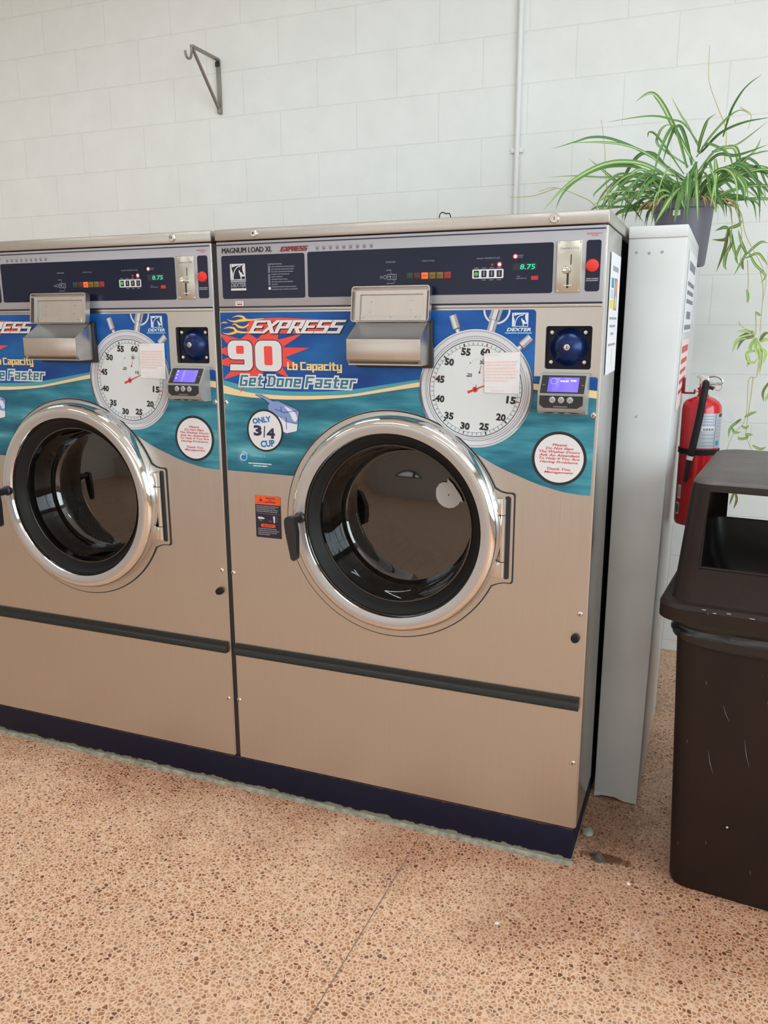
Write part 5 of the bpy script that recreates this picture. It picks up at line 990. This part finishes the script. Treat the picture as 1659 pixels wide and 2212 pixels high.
# hood: loft with two window openings
def hood_ring(x0, x1, y0, y1, r, z, ox0=0.010, ox1=0.548):
    p = []
    k = 6; ox0 = max(ox0, x0 + r); ox1 = min(ox1, x1 - r)
    for cx, cy, a0 in ((x1 - r, y0 + r, -90), (x1 - r, y1 - r, 0), (x0 + r, y1 - r, 90), (x0 + r, y0 + r, 180)):
        if a0 == -90: p += [(ox0, y0), (ox1, y0)]
        if a0 == 90: p += [(ox1, y1), (ox0, y1)]
        for i in range(k + 1):
            a = math.radians(a0 + 90 * i / k); p.append((cx + r * math.cos(a), cy + r * math.sin(a)))
    return [Vector((a, c, z)) for a, c in p]
b = B()
HR = [hood_ring(-0.070, 0.630, -0.066, 0.630, 0.062, 0.762), hood_ring(-0.070, 0.630, -0.066, 0.630, 0.062, 0.795), hood_ring(-0.062, 0.622, -0.058, 0.622, 0.060, 0.805), hood_ring(-0.046, 0.606, -0.040, 0.602, 0.055, 0.808), hood_ring(-0.043, 0.603, -0.036, 0.598, 0.052, 0.818),
      hood_ring(-0.037, 0.597, -0.025, 0.587, 0.050, 0.890), hood_ring(-0.024, 0.584, 0.010, 0.552, 0.046, 1.074), hood_ring(-0.022, 0.582, 0.014, 0.548, 0.045, 1.090), hood_ring(-0.016, 0.576, 0.022, 0.540, 0.045, 1.101), hood_ring(-0.008, 0.568, 0.031, 0.531, 0.046, 1.1055), hood_ring(0.003, 0.557, 0.044, 0.518, 0.048, 1.1085), hood_ring(0.03, 0.53, 0.08, 0.48, 0.05, 1.1115)]
n = len(HR[0])
fidx = 0; bidx = 2 + 7 + 7      # segment starts: front opening between points 0,1; back between the pair added before the third corner
b.loft(HR, 'brown_plastic', cap1=True, skip=lambda k, i: k == 5 and i in (fidx, bidx))
t_ = 0.007
def inset(r):
    c = Vector((0.28, 0.28, 0)); return [Vector((p.x + (t_ if p.x < 0.28 else -t_) * (1 if not 0.02 < p.x < 0.54 else 0), p.y + (t_ if p.y < 0.28 else -t_) * (1 if not 0.05 < p.y < 0.51 else 0), p.z - (0.007 if p.z > 1.08 else 0))) for p in r]
IR = [inset(r) for r in HR]
for k in (5, 6):       # keep the jambs straight
    for i in (0, 1, bidx, bidx + 1): IR[k][i].x = HR[k][i].x
b.loft([r for r in IR[3:9]][::-1], 'brown_plastic', skip=lambda k, i: k == 2 and i in (fidx, bidx))
for i in (fidx, bidx):
    q = [HR[5][i], HR[5][i + 1], HR[6][i + 1], HR[6][i]]; w = [IR[5][i], IR[5][i + 1], IR[6][i + 1], IR[6][i]]
    for j in range(4): b.face([b.bm.verts.new(x) for x in (q[j], w[j], w[(j + 1) % 4], q[(j + 1) % 4])], 'brown_plastic')
for f in b.bm.faces:
    if f.calc_center_median().z > 1.0945 and f.normal.z > -0.5: f.material_index = b.mi('pale_plastic'); f.smooth = False
H = b.build('bin_hood', TB, local=True, angle=30)
b = B(); b.loft([rr3(-0.030, 0.590, -0.014, 0.578, 0.05, 0.893), rr3(-0.030, 0.590, -0.016, 0.578, 0.05, 0.884), rr3(-0.02, 0.58, 0.02, 0.54, 0.06, 0.80), rr3(0.03, 0.53, 0.06, 0.50, 0.06, 0.70)], 'black_plastic', cap1=True); 
b.tube([Vector((0.012, -0.018, 0.8915)), Vector((0.30, -0.018, 0.8915)), Vector((0.546, -0.018, 0.8915))], 0.004, 'brown_plastic', seg=8)
b.build('hood_chute', TB, local=True)
random.seed(5)
def scuff(fn):
    b = B(); b.T = frame((0, 0, 0), (1, 0, 0), (0, 0, 1)); fn(b); b.build('scuff_mark', TB, local=True)
for x, z in ((0.06, 0.797), (0.09, 0.800), (0.18, 0.797), (0.14, 0.797), (0.035, 0.801), (0.25, 0.803)): scuff(lambda b: b.plate(rrect(x, x + random.uniform(.003, .012), z, z + 0.0016, 0.0007), 0.0672 if z < .8 else 0.064, 'tag_gray'))
for x, z, l in ((0.10, 0.55, 0.04), (0.075, 0.42, 0.06), (0.155, 0.47, 0.07)): scuff(lambda b: b.stroke([(x, z), (x + 0.006, z - l * .5), (x + 0.016, z - l)], (0.0004, 0.0014, 0.0003), 0.0215, 'label_dim'))
scuff(lambda b: b.plate(circle(0.135, 0.215, 0.003, 8), 0.0095, 'tag_gray'))
# ------------------------------------------------------------------ small things on the floor
RB = B(); RB.lathe([(0.020, 0), (0.020, 0.003), (0.011, 0.0035), (0.011, 0.012), (0.008, 0.013), (0.008, 0.020), (0, 0.021)], (1.130, 0.055, 0.0), (0, 0, 1), 'bolt_metal', seg=6)
tag(RB.build('anchor_bolt', at=(1.130, 0.055, 0)), 'rusty anchor bolt on the stained floor beside the navy base corner', 'bolt')
def rock(name, x, y, r, mt, label, cat, h=0.5):
    bm = bmesh.new(); bmesh.ops.create_icosphere(bm, subdivisions=2, radius=r)
    for v in bm.verts: v.co *= 0.8 + 0.35 * random.random(); v.co.z = max(0, v.co.z * h + r * h * 0.4)
    b = B(); b.merge(bm, mt, Matrix.Translation((x, y, 0.0))); return tag(b.build(name, at=(x, y, 0)), label, cat)
rock('debris_lump', 1.085, 0.165, 0.020, 'concrete', 'gray crumbled lump on the floor against the side of the navy base', 'debris', 0.6)
rock('plaster_crumb', 1.218, -0.024, 0.006, 'crumb_white', 'small pale crumb on the terrazzo in front of the stained patch', 'debris')
rock('paint_chip', 0.926, -0.296, 0.006, 'crumb_white', 'small white chip lying on the open terrazzo in the foreground', 'debris', 0.25)
# ------------------------------------------------------------------ spider plant
SP = empty('spider_plant', (1.188, 1.20, 1.655)); tag(SP, 'green striped spider plant in a gray pot on top of the white partition, trailing plantlets', 'plant')
b = B(); pc = (1.186, 1.20, 1.661); tilt = Vector((-0.05, 0.0, 1.0))
b.lathe([(0.0, 0.001), (0.072, 0.0), (0.076, 0.006), (0.101, 0.190), (0.108, 0.194), (0.110, 0.222), (0.106, 0.224), (0.100, 0.200), (0.0, 0.196)], pc, tilt, 'pot_gray', seg=48, mts=['pot_gray'] * 7 + ['soil']); b.T = frame((1.160, 1.089, 1.836), (1, 0, 0), (0, 0.12, 1)); b.plate(rrect(-0.012, 0.012, -0.009, 0.009, 0.001), 0.004, 'paper'); b.plate(rrect(-0.009, 0.004, -0.006, 0.002, 0.001), 0.0044, 'cream_text')
b.build('pot', SP, recalc=False)
def clear(p):       # leaves lie on the tops below them instead of running into them
    if p.x < 1.28 and p.y < 1.08: p.z = max(p.z, 1.737)
    elif p.x < 1.27 and p.y < 1.34: p.z = max(p.z, 1.672)
    return p
def leaf(b, path, w, mats, roll=0.0, fold=0.35):
    q = [clear(p) for p in smooth(path, 7)]; n = len(q); rows = []
    for i, p in enumerate(q):
        d = (q[min(i + 1, n - 1)] - q[max(i - 1, 0)]).normalized(); t = i / (n - 1)
        side = d.cross(Vector((0.15 + roll, -1, 0.35))).normalized()
        nn = side.cross(d)
        ww = w * (0.55 + 0.45 * min(1, t / 0.25)) * (1 - max(0, (t - 0.55) / 0.45) ** 1.5 * 0.96)
        rows.append([b.bm.verts.new(p + side * s * ww + nn * abs(s) * ww * fold) for s in (-1, -0.35, 0.35, 1)])
    for a, c in zip(rows, rows[1:]):
        for k in range(3): b.face([a[k], a[k + 1], c[k + 1], c[k]], mats[1] if k == 1 else mats[0])
random.seed(21)
b = B(); G = [('leaf_green', 'leaf_pale'), ('leaf_green', 'leaf_green'), ('leaf_dark', 'leaf_green'), ('leaf_green', 'leaf_pale')]
for k, (path, w) in enumerate(LEAVES): leaf(b, path, w, G[k % 4], random.uniform(-0.3, 0.3))
for k in range(84):
    a = random.uniform(0, 2 * PI); L = random.uniform(0.10, 0.30) if k < 56 else random.uniform(0.22, 0.40); up = random.uniform(0.02, 0.15)
    c = Vector((1.182 + 0.07 * math.cos(a) * random.random(), 1.20 + 0.07 * math.sin(a) * random.random(), 1.855)); d = Vector((math.cos(a), math.sin(a) * 0.9, 0))
    if c.y + d.y * L > 1.66: L *= 0.8
    p = [c, c + d * L * 0.25 + Vector((0, 0, up * 0.75)), c + d * L * 0.6 + Vector((0, 0, up)), c + d * L * 0.9 + Vector((0, 0, up * 0.55)), c + d * L + Vector((0, 0, up * 0.55 - L * random.uniform(0.12, 0.45)))]
    for v in p: v.y = min(v.y, 1.69)
    leaf(b, p, random.uniform(0.0030, 0.0062), G[k % 4], random.uniform(-0.5, 0.5))
b.build('foliage', SP, angle=180)
b = B()
for k in range(26):
    a = random.uniform(PI, 2 * PI); c = Vector((1.18 + 0.09 * math.cos(a), 1.20 + 0.09 * math.sin(a), 1.872)); L = random.uniform(0.04, 0.10)
    d = Vector((math.cos(a), math.sin(a), 0)); leaf(b, [c, c + d * L * 0.5 + Vector((0, 0, 0.012)), c + d * L + Vector((0, 0, -random.uniform(0.0, 0.04)))], 0.003, ('leaf_dry', 'runner_straw'))
b.build('dry_leaves', SP, angle=180)
for path in RUNNERS:
    b = B(); b.tube(path, (0.0019, 0.0011), 'runner_straw', seg=6, sub=5); b.build('runner', SP)
for k, g in enumerate(PLANTLETS):
    b = B()
    for j, path in enumerate(g): leaf(b, path, 0.0062 if k in (0, 4) else 0.0048, (('leaf_lime', 'leaf_pale') if k in (4, 5) else ('leaf_green', 'leaf_lime')) if k < 8 and (j + k) % 5 else ('leaf_green', 'leaf_dry'), random.uniform(-0.4, 0.4))
    b.build('plantlet', SP, angle=180)
b = B(); b.tube([(0.226, 1.30, 0.0), (0.226, 1.30, 0.9), (0.228, 1.30, 1.70), (0.232, 1.30, 1.862), (0.240, 1.30, 1.9045), (0.262, 1.30, 1.9025), (0.284, 1.30, 1.882), (0.290, 1.30, 1.70), (0.290, 1.30, 0.9), (0.29, 1.30, 0.0)], 0.0022, 'black_rubber', seg=6, sub=5)
tag(b.build('cable_loop', at=(0.29, 1.30, 0.0)), 'tiny dark cable loop peeking up behind the top of the right washer', 'cable')
